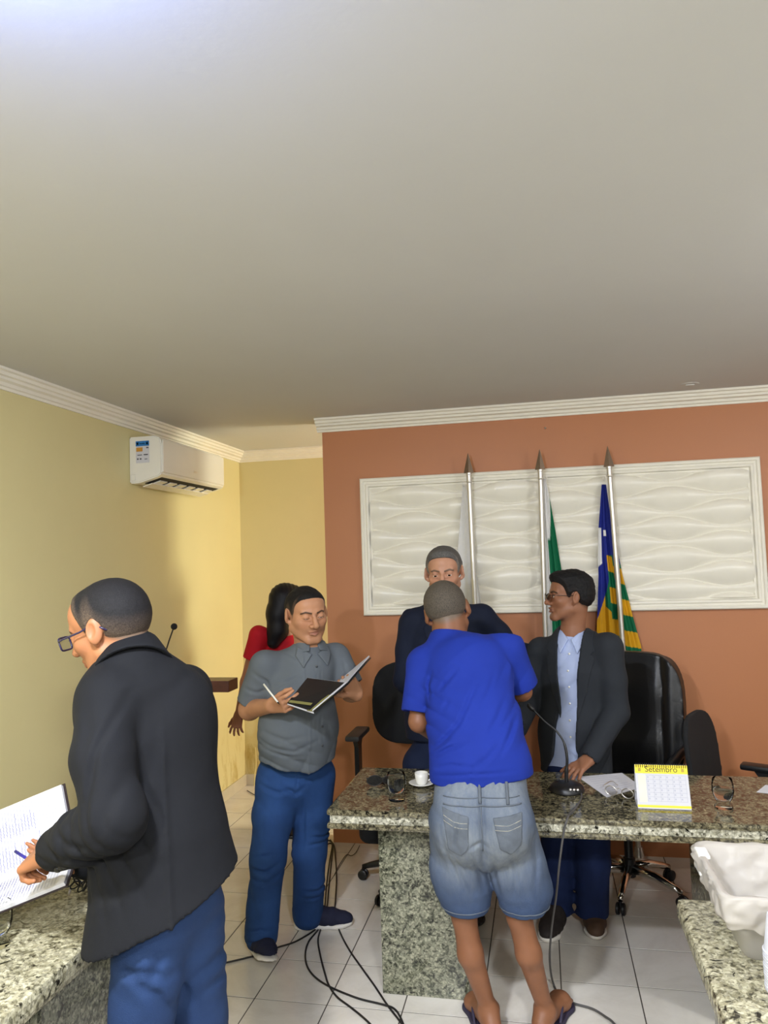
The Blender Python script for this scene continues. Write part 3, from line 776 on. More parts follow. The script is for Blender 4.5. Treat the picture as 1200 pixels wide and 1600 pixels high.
# bag: hangs inside and folds over the rim, wrinkled
bm = bmesh.new(); rings = []
wv = waves(75, 8, 4, (1, 1, .6)); wv2 = waves(190, 8, 9, (1, 1, .5))
bag_prof = [(.088, -.0185), (.105, -.021), (.125, -.017), (.145, -.014), (.16, -.010), (.164, -.002), (.16, .005), (.145, .008), (.11, .010), (.07, .011), (.03, .012), (.02, .02)]
for q_ in np.linspace(0, len(bag_prof) - 1, 46):
    z, g = np.interp(q_, range(12), [b_[0] for b_ in bag_prof]), np.interp(q_, range(12), [b_[1] for b_ in bag_prof])
    P = np.array(tubring(z, g, .034)); P = np.concatenate([P, P[:1]]); sl = np.concatenate([[0], np.cumsum(np.linalg.norm(np.diff(P, axis=0), axis=1))]); ss = np.linspace(0, sl[-1], 181)[:-1]; P = np.stack([np.interp(ss, sl, P[:, i]) for i in range(3)], -1); cen = V(tx + .117, ty + .12, 0); dd = P - cen; dd[:, 2] = 0; dd /= np.linalg.norm(dd, axis=1)[:, None]
    s = .010 if z < .155 and g < 0 else .005
    off = (wv(P) * s + wv2(P) * s * .5); P = P + dd * np.abs(off)[:, None] * (1 if g < 0 else -1); P[:, 2] += wv(P[:, :]) * (.012 if z < .09 and g < 0 else .002); rings.append([tuple(p) for p in P])
shell(bm, rings, False, True); obj('bag_liner', bm, M['bag'], tub, smooth=True)
cl = bmesh.new(); cx, cy, cz = tx - .046, ty + .225, tz + .155
box(cl, (cx - .014, cy - .035, cz - .045), (cx - .007, cy + .03, cz + .006), .003); box(cl, (cx - .013, cy - .033, cz - .002), (cx + .016, cy + .028, cz + .008), .003); box(cl, (cx - .016, cy - .03, cz - .028), (cx - .006, cy + .025, cz - .018), .003)
obj('rim_clip', cl, M['porcelain'], tub)
sx, sy = .478, 1.835
for i in range(14):
    z0 = .7555 + i * .0062
    ordn = ['topmost', 'second', 'third', 'fourth', 'fifth', 'sixth', 'seventh', 'eighth', 'ninth', 'tenth', 'eleventh', 'twelfth', 'thirteenth', 'lowest'][13 - i]
    t = thing('plastic_cup', 'white upside-down disposable cup, ' + (ordn + ' from the top of' if ordn not in ('topmost', 'lowest') else ordn + ' in') + ' the stack beside the tub', 'cup', (sx, sy, z0), 'stacked disposable cups')
    pr = [(.0385, 0), (.0405, .001), (.0405, .0045), (.038, .0055), (.0365, .012), (.028, .078), (.026, .081), (0, .081)] if i == 13 else [(.0385, 0), (.0405, .001), (.0405, .0045), (.038, .0055), (.0365, .012), (.033, .04), (.0325, .04), (.0355, .012)]
    obj('shell', lathe(bmesh.new(), pr, (sx + rnd.uniform(-.0006, .0006), sy, z0), 32, cap=False), M['cup_plastic'], t, smooth=True, angle=40)
# glass cut by the left edge of the photo
gl = at(-6, 1478, Z=.7605)
t = drinking_glass(gl, .05, 'water glass cut by the left edge on the left counter'); t['group'] = 'water glasses on the counter'; del t['group']
# dark spectacles and small keys on the left counter
kl = at(118, 1395, Z=.7605)
t = thing('key_bunch', 'tangled dark keys and cord lying on the left counter beside the register', 'keys', kl)
kb = random.Random(5)
for i in range(9):
    c = kl + [kb.uniform(-.03, .05), kb.uniform(-.05, .09), .012 + kb.uniform(0, .03)]; n = unit([kb.uniform(-1, 1), kb.uniform(-1, 1), kb.uniform(-.6, .6)]); u = unit(np.cross(n, [0, 0, 1])); v2 = np.cross(n, u); r = kb.uniform(.014, .026)
    obj('loop', tubem([c + u * r * math.cos(a) + v2 * r * .8 * math.sin(a) for a in np.linspace(0, 6.28, 15)[:-1]], .0022, 6, True), M['black_plastic'] if i % 3 else M['steel'], t, smooth=True)
# ------------------------------------------------------------------ lectern and its microphone
lx0, ly = -1.93, 3.9
lec = thing('lectern', 'dark red wooden lectern behind the man in the black jacket', 'lectern', (-1.98, 4.0, 0))
tr = at(357, 1064, Y=ly); tbz = at(355, 1082, Y=ly)[2]
obj('top', boxm((tr[0] - .62, ly, tbz), (tr[0], ly + .13, tr[2]), .004), M['wood'], lec)
obj('column', boxm((tr[0] - .56, ly + .06, .03), (tr[0] - .27, ly + .30, tbz - .0005), .005), M['wood'], lec)
obj('plinth', boxm((tr[0] - .54, ly + .02, 0), (tr[0] - .24, ly + .35, .03), .004), M['wood'], lec)
mt, ml = at(272, 979, Y=ly + .1), at(258, 1018, Y=ly + .1); mbase = V(ml[0] - .05, ly + .1, tr[2] + .0005)
m2 = thing('gooseneck_microphone', 'thin black gooseneck microphone with a foam ball rising from the lectern', 'microphone', mbase)
obj('base', lathe(bmesh.new(), [(0, 0), (.035, 0), (.035, .01), (.012, .02), (0, .02)], mbase, 20), M['black_plastic'], m2, smooth=True, angle=40)
obj('gooseneck', tubem(catmull([mbase + [0, 0, .018], mbase + [0.005, 0, .12], ml, (ml + mt) / 2, mt], 6), .004, 8), M['black_plastic'], m2, smooth=True)
obj('foam_ball', lathe(bmesh.new(), [(.019 * math.sin(a), -.019 * math.cos(a)) for a in np.linspace(0, math.pi, 11)], mt, 18), M['black_fabric'], m2, smooth=True)
# ------------------------------------------------------------------ cables on the floor
FLZ = .0055
def cable(pts, label, r=.004, m='cable'):
    tag(obj('floor_cable', tubem(catmull(pts, 7), r, 7), M[m], smooth=True), label, 'cable')
A = lambda x, y, z=FLZ: at(x, y, Z=z)
cable([A(500, 1318), A(512, 1313), A(519, 1319), A(515, 1345), A(510, 1385), A(507, 1425), A(505, 1440), A(496, 1454), A(482, 1472), A(477, 1492), A(481, 1512), A(495, 1529), A(520, 1544), A(560, 1560), A(600, 1570), A(618, 1578), A(630, 1600), A(636, 1625)], 'black floor cable looping widest to the left before the granite pedestal')
cable([A(504, 1326), A(514, 1318), A(520, 1322), A(518, 1345), A(514, 1385), A(510, 1424), A(501, 1452), A(497, 1470), A(501, 1495), A(508, 1522), A(514, 1540), A(527, 1558), A(548, 1574), A(570, 1592), A(590, 1612)], 'black floor cable running from the shoe straight down to the bottom edge')
cable([A(516, 1312), A(522, 1322), A(524, 1338), A(526, 1370), A(524, 1410), A(522, 1430), A(531, 1456), A(545, 1483), A(565, 1512), A(585, 1540), A(605, 1570), A(622, 1592), A(632, 1606)], 'black floor cable sweeping right beside the granite pedestal')
cable([A(500, 1446), A(485, 1458), A(460, 1472), A(435, 1480), A(410, 1490), A(380, 1498), A(345, 1506), A(318, 1512)], 'black floor cable trailing left behind the walking shoe')
cable([at(562, 1321, Z=.012), A(556, 1332), A(549, 1337), A(541, 1336), A(530, 1352), A(522, 1368)], 'thin dark wire on the tiles beside the black chair', .0022)
tag(obj('wall_cable', tubem(catmull([at(399, 1168, Y=YB - .008), at(400, 1195, Y=YB - .008), at(398, 1212, Y=YB - .016), at(397, 1230, Y=YB - .02)], 5), .005, 6), plain('cream_cable', (214, 200, 140), .5), smooth=True), 'thin cream cable hanging low on the back wall of the passage', 'cable')
cable([A(386, 1235), A(396, 1241), A(404, 1244), A(416, 1243), A(430, 1246)], 'thin dark wire on the passage floor by the back wall', .003)

# ------------------------------------------------------------------ chairs
def rotz(a): return np.array([[math.cos(a), -math.sin(a), 0], [math.sin(a), math.cos(a), 0], [0, 0, 1]])
def star_base(t, c, a0, R, m, hubz=.13, caster_r=.03):
    c = np.array(c, float)
    obj('column', lathe(bmesh.new(), [(.03, hubz - .04), (.03, hubz + .05), (.022, hubz + .055), (.022, hubz + .2), (.016, hubz + .2), (.016, .42)], (c[0], c[1], 0), 18), M['black_plastic'], t, smooth=True, angle=40)
    for i in range(5):
        a = a0 + i * 2 * math.pi / 5; d = V(math.cos(a), math.sin(a), 0); p = V(c[0], c[1], 0)
        lg = obj('base_leg', tubem([p + d * .02 + V(0, 0, hubz), p + d * R * .5 + V(0, 0, hubz - .008), p + d * R * .85 + V(0, 0, hubz - .035), p + d * R + V(0, 0, 2 * caster_r + .014)], [.024, .021, .016, .013], 10), m, t, smooth=True)
        e = p + d * R; s = V(-d[1], d[0], 0); bm = bmesh.new()
        for k in (-1, 1): lathe(bm, [(0, -.009), (caster_r * .8, -.009), (caster_r, -.005), (caster_r, .005), (caster_r * .8, .009), (0, .009)], e + s * k * .013 + V(0, 0, caster_r), 18, s)
        lathe(bm, [(.008, 0), (.008, .03), (0, .03)], e + V(0, 0, caster_r + .004), 10)
        obj('caster', bm, M['black_plastic'], lg, smooth=True, angle=45)
def task_chair(label, c, face, seat_z, back_h, back_w, arm_z, back_z0, base_a, cloth_m):
    """upholstered office chair: seat pad, back pad on a bar, T shaped arms, five star base; face = direction the sitter looks"""
    f = unit([face[0], face[1], 0]); s = V(-f[1], f[0], 0); z = V(0, 0, 1); c = np.array([c[0], c[1], 0], float); R = np.stack([s, f, z], 1)
    t = thing('office_chair', label, 'chair', c)
    S = Sdf().box(c + z * (seat_z - .06), (.245, .235, .074), R, .05); part('seat', S, .010, M[cloth_m], t)
    bc = c - f * .25 + z * (back_z0 + back_h / 2)
    S = Sdf(); R2 = R
    def fn(P):
        q = (P - bc) @ R2; x, y, zz = q[..., 0], q[..., 1], q[..., 2]
        y = y - .35 * x * x + .10 * zz
        e = ((np.abs(x) / (back_w / 2)) ** 3.2 + (np.abs(zz) / (back_h / 2)) ** 3.2) ** (1 / 3.2)
        return np.maximum((e - 1) * .12, np.abs(y) - .03 * np.sqrt(np.clip(1.15 - e, .02, 1)))
    S.add(fn, bc - .34, bc + .34); part('backrest', S, .008, M[cloth_m], t)
    obj('back_bar', tubem(catmull([c - f * .12 + z * (seat_z - .1), c - f * .27 + z * (seat_z - .09), c - f * .31 + z * (seat_z + .05), c - f * .285 + z * (back_z0 + back_h * .45)], 6), .017, 8), M['black_plastic'], t, smooth=True)
    for k in (-1, 1):
        o = c + s * k * .285
        bm = bmesh.new(); Mx = Matrix([[s[i], f[i], z[i], (o + z * arm_z)[i]] for i in range(3)] + [[0, 0, 0, 1]])
        box(bm, (-.04, -.13, -.03), (.04, .13, 0), .013, Mx)
        am = obj('armrest', bm, M['grey_plastic' if k < 0 else 'black_plastic'], t, smooth=True, angle=40)
        bm = bmesh.new(); a0, a1 = seat_z - .07, arm_z - .029
        prism(bm, [o + f * y + z * h - s * .012 for y, h in ((-.035, a0), (.035, a0), (.035, a1 - .05), (.07, a1), (-.07, a1), (-.035, a1 - .05))], s * .024)
        box(bm, (-.28, -.03, -.025), (.0, .03, -.002), .004, Matrix([[s[i] * k, f[i] * k, z[i], (o + z * (seat_z - .07))[i]] for i in range(3)] + [[0, 0, 0, 1]]))
        obj('arm_post', bm, M['black_plastic'], am)
    star_base(t, c, base_a, .29, M['black_plastic'], .115, .026)
    return t
task_chair('black fabric office chair with arms behind the left end of the desk', (-.735, 4.03), (.0, -1), .41, .46, .50, .80, .68, math.radians(100), 'black_fabric')
task_chair('black fabric office chair turned sideways behind the right end of the desk', (.945, 3.885), (.9, -.44), .45, .46, .48, .63, .46, math.radians(10), 'black_fabric')
# tall leather executive chair
ex, ey = .37, 4.09
t = thing('executive_chair', 'tall black leather executive chair with chrome base behind the grey suited man', 'chair', (ex, ey, 0))
f = unit([-.45, -1, 0]); s = V(-f[1], f[0], 0) * -1; z = V(0, 0, 1); c = V(ex, ey, 0); Rr = np.stack([-s, f, z], 1)
S = Sdf().box(c + f * .02 + z * .50, (.27, .26, .065), Rr, .055)
S.disp(lambda P: .006 * np.cos(((P - c) @ f) * 26)); part('seat', S, .010, M['black_leather'], t)
bc = c - f * .165 + z * .855
S = Sdf()
def fn(P):
    q = (P - bc) @ Rr; x, y, zz = q[..., 0], q[..., 1], q[..., 2]
    y = y - .25 * x * x + .09 * (zz + .1) - .35 * np.clip(zz - .15, 0, 1) ** 2
    w = .275 - .10 * np.clip(zz - .1, 0, 1) ** 1.5
    e = ((np.abs(x) / w) ** 4 + (np.abs(zz) / .335) ** 4) ** .25
    pad = .055 + .012 * (1 - np.cos(zz * 20)) * .5 * (np.abs(x) < .17) + .022 * np.exp(-((np.abs(x) - .215) / .035) ** 2) - .012 * np.exp(-((np.abs(x) - .165) / .012) ** 2)
    return np.maximum((e - 1) * .2, np.abs(y) - pad * np.clip(1.35 - e, .05, 1) ** .5)
S.add(fn, bc - .42, bc + .42); part('backrest', S, .008, M['black_leather'], t)
for k in (-1, 1):
    o = c + s * k * .275
    ps = [o + f * .12 + z * .47, o + f * .22 + z * .52, o + f * .25 + z * .62, o + f * .17 + z * .69, o + f * .0 + z * .715, o - f * .13 + z * .73, o - f * .20 + z * .80]
    bm = tubem(catmull(ps, 6), .024, 10); obj('arm_loop', bm, M['black_plastic'], t, smooth=True)
    e1 = bc - s * -k * .205
star_base(t, (ex, ey), math.radians(-106), .27, M['chrome'], .12, .028)
# ------------------------------------------------------------------ flags on poles
def flag_pole(px_top, py_top, px_b, py_b, label):
    tip = at(px_top, py_top, Y=4.47); b2 = at(px_b, py_b, Y=4.47); d = unit(b2 - tip); foot = tip + d * ((tip[2] - .06) / -d[2])
    t = thing('flagpole', label, 'flagpole', (foot[0], foot[1], 0))
    up = -d; sh = tip - up * .12
    obj('pole', lathe(bmesh.new(), [(.0145, .03), (.0145, (sh - foot) @ up - .06)], foot, 16, up), M['steel'], t, smooth=True, angle=40)
    obj('collar', lathe(bmesh.new(), [(.0146, -.06), (.018, -.055), (.018, -.048), (.0155, -.046), (.0155, -.012), (.018, -.01), (.018, .0), (.008, .004)], sh, 16, up), M['steel'], t, smooth=True, angle=40)
    bm = bmesh.new(); r = bmesh.ops.create_cone(bm, segments=4, radius1=.03, radius2=.001, depth=.12)
    bmesh.ops.scale(bm, vec=(1, .42, 1), verts=bm.verts); bmesh.ops.rotate(bm, matrix=Matrix.Rotation(0, 3, 'Z'), verts=bm.verts)
    bmesh.ops.translate(bm, vec=(0, 0, .06), verts=bm.verts)
    rot = Vector((0, 0, 1)).rotation_difference(Vector(up.tolist())).to_matrix().to_4x4()
    bmesh.ops.transform(bm, matrix=Matrix.Translation(Vector(sh.tolist())) @ rot, verts=bm.verts); obj('spear_tip', bm, M['spear'], t)
    obj('foot', lathe(bmesh.new(), [(.055, 0), (.055, .012), (.05, .02), (.03, .035), (.022, .09), (.016, .09)], (foot[0], foot[1], .0), 28), M['steel'], t, smooth=True, angle=40)
    return t, sh, d
P1f = flag_pole(731, 708, 738, 860, 'steel flagpole carrying the white flag, leftmost of the three')
P2f = flag_pole(843, 702, 851, 960, 'steel flagpole carrying the green and white flag, middle of the three')
P3f = flag_pole(949, 697, 967, 930, 'steel flagpole carrying the striped blue, green and yellow flag')
def flag(name, label, outline, ycen, colors, nu=46, nv=70, fold_amp=.022, nf=4.0, seed=0, hang=.35, mats=None):
    """hanging cloth: outline rows (py, left px, right px) give its real spread at depth ycen; pleated, 2 mm thick; colors(u, v) picks a colour"""
    t = thing(name, label, 'flag', at((outline[0][1] + outline[0][2]) / 2, outline[0][0], Y=ycen))
    py = np.array([o[0] for o in outline], float); L = np.array([o[1] for o in outline], float); Rr_ = np.array([o[2] for o in outline], float)
    vv = np.linspace(0, 1, nv); uu = np.linspace(0, 1, nu); verts = []; cols = []
    for v in vv:
        y = py[0] + (py[-1] - py[0]) * v; l, r = np.interp(y, py, L), np.interp(y, py, Rr_)
        for u in uu:
            p = at(l + (r - l) * u, y, Y=ycen); g = min(1, .15 + v * 1.2)
            p[1] += -fold_amp * g * (math.sin(2 * math.pi * nf * u + seed + .8 * math.sin(3 * v)) + .4 * math.sin(2 * math.pi * nf * 2.3 * u + seed * 2)) 
            verts.append(p); cols.append(colors(u, v))
    idx = np.arange(nu * nv).reshape(nv, nu); fc = np.stack([idx[:-1, :-1], idx[1:, :-1], idx[1:, 1:], idx[:-1, 1:]], -1).reshape(-1, 4)
    vs = np.array(verts)
    me = bpy.data.meshes.new('cloth'); me.from_pydata(vs.tolist(), [], fc.tolist())
    ca = me.color_attributes.new('tone', 'FLOAT_COLOR', 'POINT'); cc = np.ones((len(vs), 4), np.float32); cc[:, :3] = np.array(cols); ca.data.foreach_set('color', cc.ravel())
    o = obj('cloth', me, M['flag'], t, smooth=True); md = o.modifiers.new('thick', 'SOLIDIFY'); md.thickness = .002
    return t
M['flag'] = vcol('flag_cloth', .7, .1, 300, 0, .3)
l3 = lambda *c: lin(c)[:3]
WH, GR, BL, YE = l3(230, 228, 224), l3(0, 104, 66), l3(22, 36, 130), l3(214, 158, 20)
flag('flag', 'white flag hanging from the leftmost pole', [(757, 723, 727), (800, 720, 735), (850, 716, 742), (900, 714, 745), (925, 716, 749), (1010, 716, 760), (1100, 716, 765)], 4.506, lambda u, v: WH, seed=1, nf=1.6, fold_amp=.007)
def c2(u, v):
    e = .30 - .1 * v if v > .25 else .45 + (0.25 - v) * 3
    return WH if u < e + .12 * math.sin(3 * v) * .4 else GR
flag('flag', 'green and white flag hanging from the middle pole', [(748, 849, 853), (790, 848, 861), (830, 849, 868), (870, 851, 874), (920, 852, 882), (975, 852, 890), (1060, 852, 900), (1120, 853, 905)], 4.506, c2, seed=2, nf=2.6, fold_amp=.011)
def c3(u, v):
    y = 757 + v * 300
    if u < .2 and 825 < y < 880 + 30 * (0.2 - u): return WH
    if .32 < u < .48 and 828 < y < 838: return WH
    edge = 870 + (u - .45) * -8 if u > .42 else 905 + (.42 - u) * 150
    if u > .42:
        if y < (868 if u < .7 else 882): return BL
        k = int((y - (868 if u < .66 else 882) - 14 * (u - .5)) // 25)
        return YE if k % 2 == 0 else GR
    if y < edge: return BL
    return GR if u > .25 and y < 905 + 80 * (u) + 30 * (1 - u) else YE
flag('flag', 'blue, green and yellow striped flag with a white star hanging from the right pole', [(757, 940, 947), (800, 937, 953), (825, 935, 958), (870, 934, 967), (900, 935, 973), (930, 934, 981), (960, 933, 988), (1010, 931, 1002), (1057, 930, 1006)], 4.506, c3, nu=110, nv=260, seed=0.6, nf=2.8, fold_amp=.011)
for (px, py), Y_ in (((724, 757), 4.48), ((852, 747), 4.48), ((944, 748), 4.48)):
    p = at(px, py, Y=Y_); tag(obj('flag_clip', tubem([p + [.008 * math.cos(a), 0, .012 * math.sin(a)] for a in np.linspace(0, 6.28, 10)[:-1]], .002, 5, True), M['steel'], smooth=True), {724: 'small metal clip holding the white flag', 852: 'small metal clip holding the green and white flag', 944: 'small metal clip holding the striped flag'}[px], 'clip', 'flag clips') 

# ------------------------------------------------------------------ people: shared anatomy
def frame_from(fwd, up=(0, 0, 1)):
    """columns right, forward, up"""
    f = unit(fwd); r = unit(np.cross(f, np.array(up, float))); return np.stack([r, f, np.cross(r, f)], 1)
def turn(R, yaw=0, pitch=0, roll=0):
    """head frame turned in its own axes: yaw to its left, pitch up, roll to its right (degrees)"""
    y, p, r = [math.radians(q) for q in (yaw, pitch, roll)]
    Ry = rotz(y); Rp = np.array([[1, 0, 0], [0, math.cos(p), -math.sin(p)], [0, math.sin(p), math.cos(p)]])
    Rr = np.array([[math.cos(r), 0, math.sin(r)], [0, 1, 0], [-math.sin(r), 0, math.cos(r)]])
    return R @ Ry @ Rp @ Rr
class Head:
    def __init__(s, c, R, sc=1.0, skin=(170, 118, 90), hair=(24, 22, 22), hair2=None, lips=(150, 92, 80), brow=None, width=1.0, jaw=1.0, hairline=None, gaze=0, fade=.05, lid=.4, beard=0, nose=1.0):
        s.c, s.R, s.sc = np.array(c, float), R, sc; s.skin, s.hair, s.lips = np.array(l3(*skin)), np.array(l3(*hair)), np.array(l3(*lips))
        s.hair2 = np.array(l3(*(hair2 or hair))); s.brow = np.array(l3(*(brow or hair))); s.w, s.jaw, s.lid, s.beard, s.nose = width, jaw, lid, beard, nose; s.fade = fade
        s.hl = hairline or [(-.13, -.07), (-.085, -.066), (-.045, -.04), (-.028, -.02), (-.012, .016), (.004, .012), (.016, -.012), (.024, -.008), (.034, .03), (.046, .058), (.06, .074), (.075, .083), (.1, .09)]
    def W(s, p): return s.c + s.R @ (np.array(p, float) * s.sc * np.array([s.w, 1, 1]))
    def loc(s, P): return ((P - s.c) @ s.R) / s.sc / np.array([s.w, 1, 1])
    def skull(s, S, k=.02, g=0.0):
        E = lambda c, r, kk=k: S.ell(s.W(c), (np.array(r) + g) * s.sc * np.array([s.w, 1, 1]), s.R, kk)
        E((0, -.018, .036), (.076, .094, .080)); E((0, -.035, .018), (.072, .074, .072)); E((0, .036, .046), (.062, .052, .058))
        return E
    def build(s, S):
        E = s.skull(S); sc = s.sc; C = lambda a, b, ra, rb=None, k=.012: S.cap(s.W(a), s.W(b), ra * sc, (rb or ra) * sc, k)
        j = s.jaw
        E((0, .022, -.028), (.062 * j, .068, .078)); 
        for q in (-1, 1):
            C((q * .052 * j, .004, -.052), (q * .020 * j, .066, -.092), .021, .016, .022)
            E((q * .042, .052, -.016), (.024, .026, .022), .02)
            C((q * .012, .083, .026), (q * .042, .070, .026), .009, .007, .016)
        C((-.012 * j, .074, -.096), (.012 * j, .074, -.096), .017, k=.016)
        # eye sockets
        for q in (-1, 1):
            e = s.W((q * .0315, .097, .008)); 
            S2 = Sdf().ell(e, np.array((.019, .017, .012)) * sc, s.R); S.sub(S2, .012)
            S.ell(s.W((q * .0315, .0735, .007)), np.array((.0152, .0152, .0142)) * sc, s.R, .004)
            C((q * .018, .086, -.004), (q * .046, .076, -.002), .0032, .0028, .008)
        n = s.nose
        C((0, .086, .020), (0, .098, -.004), .0068, .0082, .010); C((0, .098, -.004), (0, .110 * (.96 + .04 * n), -.026), .0082, .0118 * n, .010)
        for q in (-1, 1): E((q * .0135 * n, .098, -.030), (.0085 * n, .0115, .0085), .007); 
        for q in (-1, 1): S.sub(Sdf().ell(s.W((q * .0075 * n, .105, -.0375)), np.array((.0034, .005, .0028)) * sc, s.R), .002)
        # mouth
        C((-.019, .086, -.0555), (-.004, .0945, -.0535), .0042, .0050, .006); C((.019, .086, -.0555), (.004, .0945, -.0535), .0042, .0050, .006); C((-.004, .0945, -.0535), (.004, .0945, -.0535), .005, k=.006)
        C((-.016, .085, -.0650), (.0, .0925, -.0655), .0048, .0064, .006); C((.016, .085, -.0650), (.0, .0925, -.0655), .0048, .0064, .006)
        S.sub(Sdf().cap(s.W((-.024, .088, -.0598)), s.W((0, .101, -.0594)), .0012 * sc, .0022 * sc).cap(s.W((.024, .088, -.0598)), s.W((0, .101, -.0594)), .0012 * sc, .0022 * sc), .003)
        # ears
        for q in (-1, 1):
            Re = s.R @ rotz(q * math.radians(-24)) @ np.array([[1, 0, 0], [0, math.cos(.22), -math.sin(.22)], [0, math.sin(.22), math.cos(.22)]])
            S.ell(s.W((q * .083, -.013, .002)), np.array((.0090, .0195, .032)) * sc, Re, .006); E((q * .076, -.002, -.026), (.007, .008, .010), .008)
            S.sub(Sdf().ell(s.W((q * .092, -.009, .005)), np.array((.0058, .0105, .018)) * sc, Re), .004)
        # eyelid opening
        for q in (-1, 1):
            op = Sdf().ell(s.W((q * .0315, .089, .0065 - .0035 * (1 - s.lid))), np.array((.0128, .012, .0028 + .0042 * s.lid)) * sc, s.R); S.sub(op, .0015)
    def hz(s, q): return np.interp(q[..., 1], [a for a, b in s.hl], [b for a, b in s.hl])
    def color(s, P):
        q = s.loc(P); n = waves(90, 6, 2)(P)
        c = s.skin[None] * (1 + .06 * n)[:, None] * np.array([1, 1, 1])
        inside = (np.abs(q).max(-1) < .16)
        def blend(m, col):
            nonlocal c; m = np.clip(m, 0, 1)[:, None]; c = c * (1 - m) + np.array(col)[None] * m
        x, y, z = np.abs(q[:, 0]), q[:, 1], q[:, 2]
        cheeks = np.exp(-(((x - .04) / .022) ** 2 + ((z + .02) / .02) ** 2)) * (y > .03) * inside; blend(.25 * cheeks, s.skin * np.array([1.08, .82, .78]))
        if s.beard: blend(s.beard * (z < -.03 + .3 * np.abs(x - .0) * 0) * (z > -.125) * (y > -.005) * inside * np.clip((-.034 - z) / .015, 0, 1) * (1 - .8 * np.exp(-((x / .022) ** 2 + ((z + .06) / .009) ** 2))), s.hair * .5 + s.skin * .35)
        lipm = np.exp(-((x / .0225) ** 4 + ((z + .0602) / .0098) ** 4)) * (y > .074) * inside; blend(.75 * lipm, s.lips)
        bz = .0235 + .0055 * np.clip((x - .012) / .02, 0, 1) - .007 * np.clip((x - .036) / .016, 0, 1)
        bm_ = np.exp(-(((z - bz) / .0042) ** 4)) * (x > .010) * (x < .052) * (y > .045) * inside; blend(.9 * bm_, s.brow)
        lz = .0125 if s.lid > 0 else .0005 + 12 * (np.minimum(x, .06) - .0315) ** 2; ld = np.exp(-(((x - .0315) / .0145) ** 4 + ((z - lz) / (.0022 if s.lid > 0 else .0019)) ** 2)) * (y > .07) * inside; blend((.45 if s.lid > 0 else 1.0) * ld, s.skin * .18)
        hm = np.clip((q[:, 2] - s.hz(q) + .002) / .022, 0, 1) * inside * (x < .0765 + 0 * x); ear = (x > .0725) & (np.abs(y + .008) < .024) & (z < .036)
        blend(np.where(ear, 0, .92 * hm * np.clip((.055 - y) / .012, 0, 1)), s.hair2)
        return c
    def hair_mesh(s, parent, h, thick=.008, tex=.0015, name='hair', top=0, front=0, seed=5, zones=()):
        H0 = Sdf(); s.skull(H0, .02); th = waves(260 / s.sc, 8, seed); th2 = waves(70, 5, seed + 1)
        def fn(P):
            q = s.loc(P); m = np.clip((q[..., 2] - s.hz(q)) / .03, -.6, 1.2); crown = np.clip((q[..., 2] - .05) / .05, 0, 1)
            t = (thick * np.clip(m, -.4, 1) ** 1 + top * crown + front * np.clip((q[..., 1] - .03) / .04, 0, 1) * crown) * s.sc
            d = H0(P) - t - tex * th(P) * np.clip(m, 0, 1) - tex * .8 * th2(P) * np.clip(m, 0, 1)
            ear = np.sqrt(((q - np.stack([np.sign(q[..., 0]) * .08, q[..., 0] * 0 - .010, q[..., 0] * 0 + .0], -1)) ** 2 * np.array([1, 1, .55])).sum(-1)) - .023
            return np.maximum(np.maximum(d, (s.hz(q) - q[..., 2]) * .8), -ear * .8)
        lo, hi = H0.bounds(); S = Sdf(); S.add(fn, lo - .03, hi + .03, .001)
        def col(P):
            q = s.loc(P); m = np.clip((q[:, 2] - s.hz(q)) / s.fade, 0, 1); k_ = np.maximum(m ** .8, np.clip((q[:, 1] - .035) / .012, 0, 1)).clip(0, 1)[:, None]; return s.hair2[None] * (1 - k_) + s.hair[None] * k_
        o = obj(name, sdf_mesh(name, S, h, zones, col, 1), M['hair'], parent); return o
    def eyes(s, parent, iris=(52, 32, 22), look=(0, 0), h=.0016):
        for q in (-1, 1):
            c = s.W((q * .0315, .0735, .0068)); d = s.R @ unit((look[0], 1, look[1]))
            S = Sdf().ell(c, np.array((.0138, .0140, .0135)) * s.sc, s.R)
            def col(P):
                v = (P - c) / np.linalg.norm(P - c, axis=1)[:, None]; a = np.arccos(np.clip(v @ d, -1, 1)); o = np.tile(np.array(l3(212, 200, 190)), (len(P), 1))
                o[a < .46] = l3(*iris); o[a < .2] = l3(8, 6, 6); return o
            obj('eye', sdf_mesh('eye', S, h, (), col, 1), M['eye'], parent)
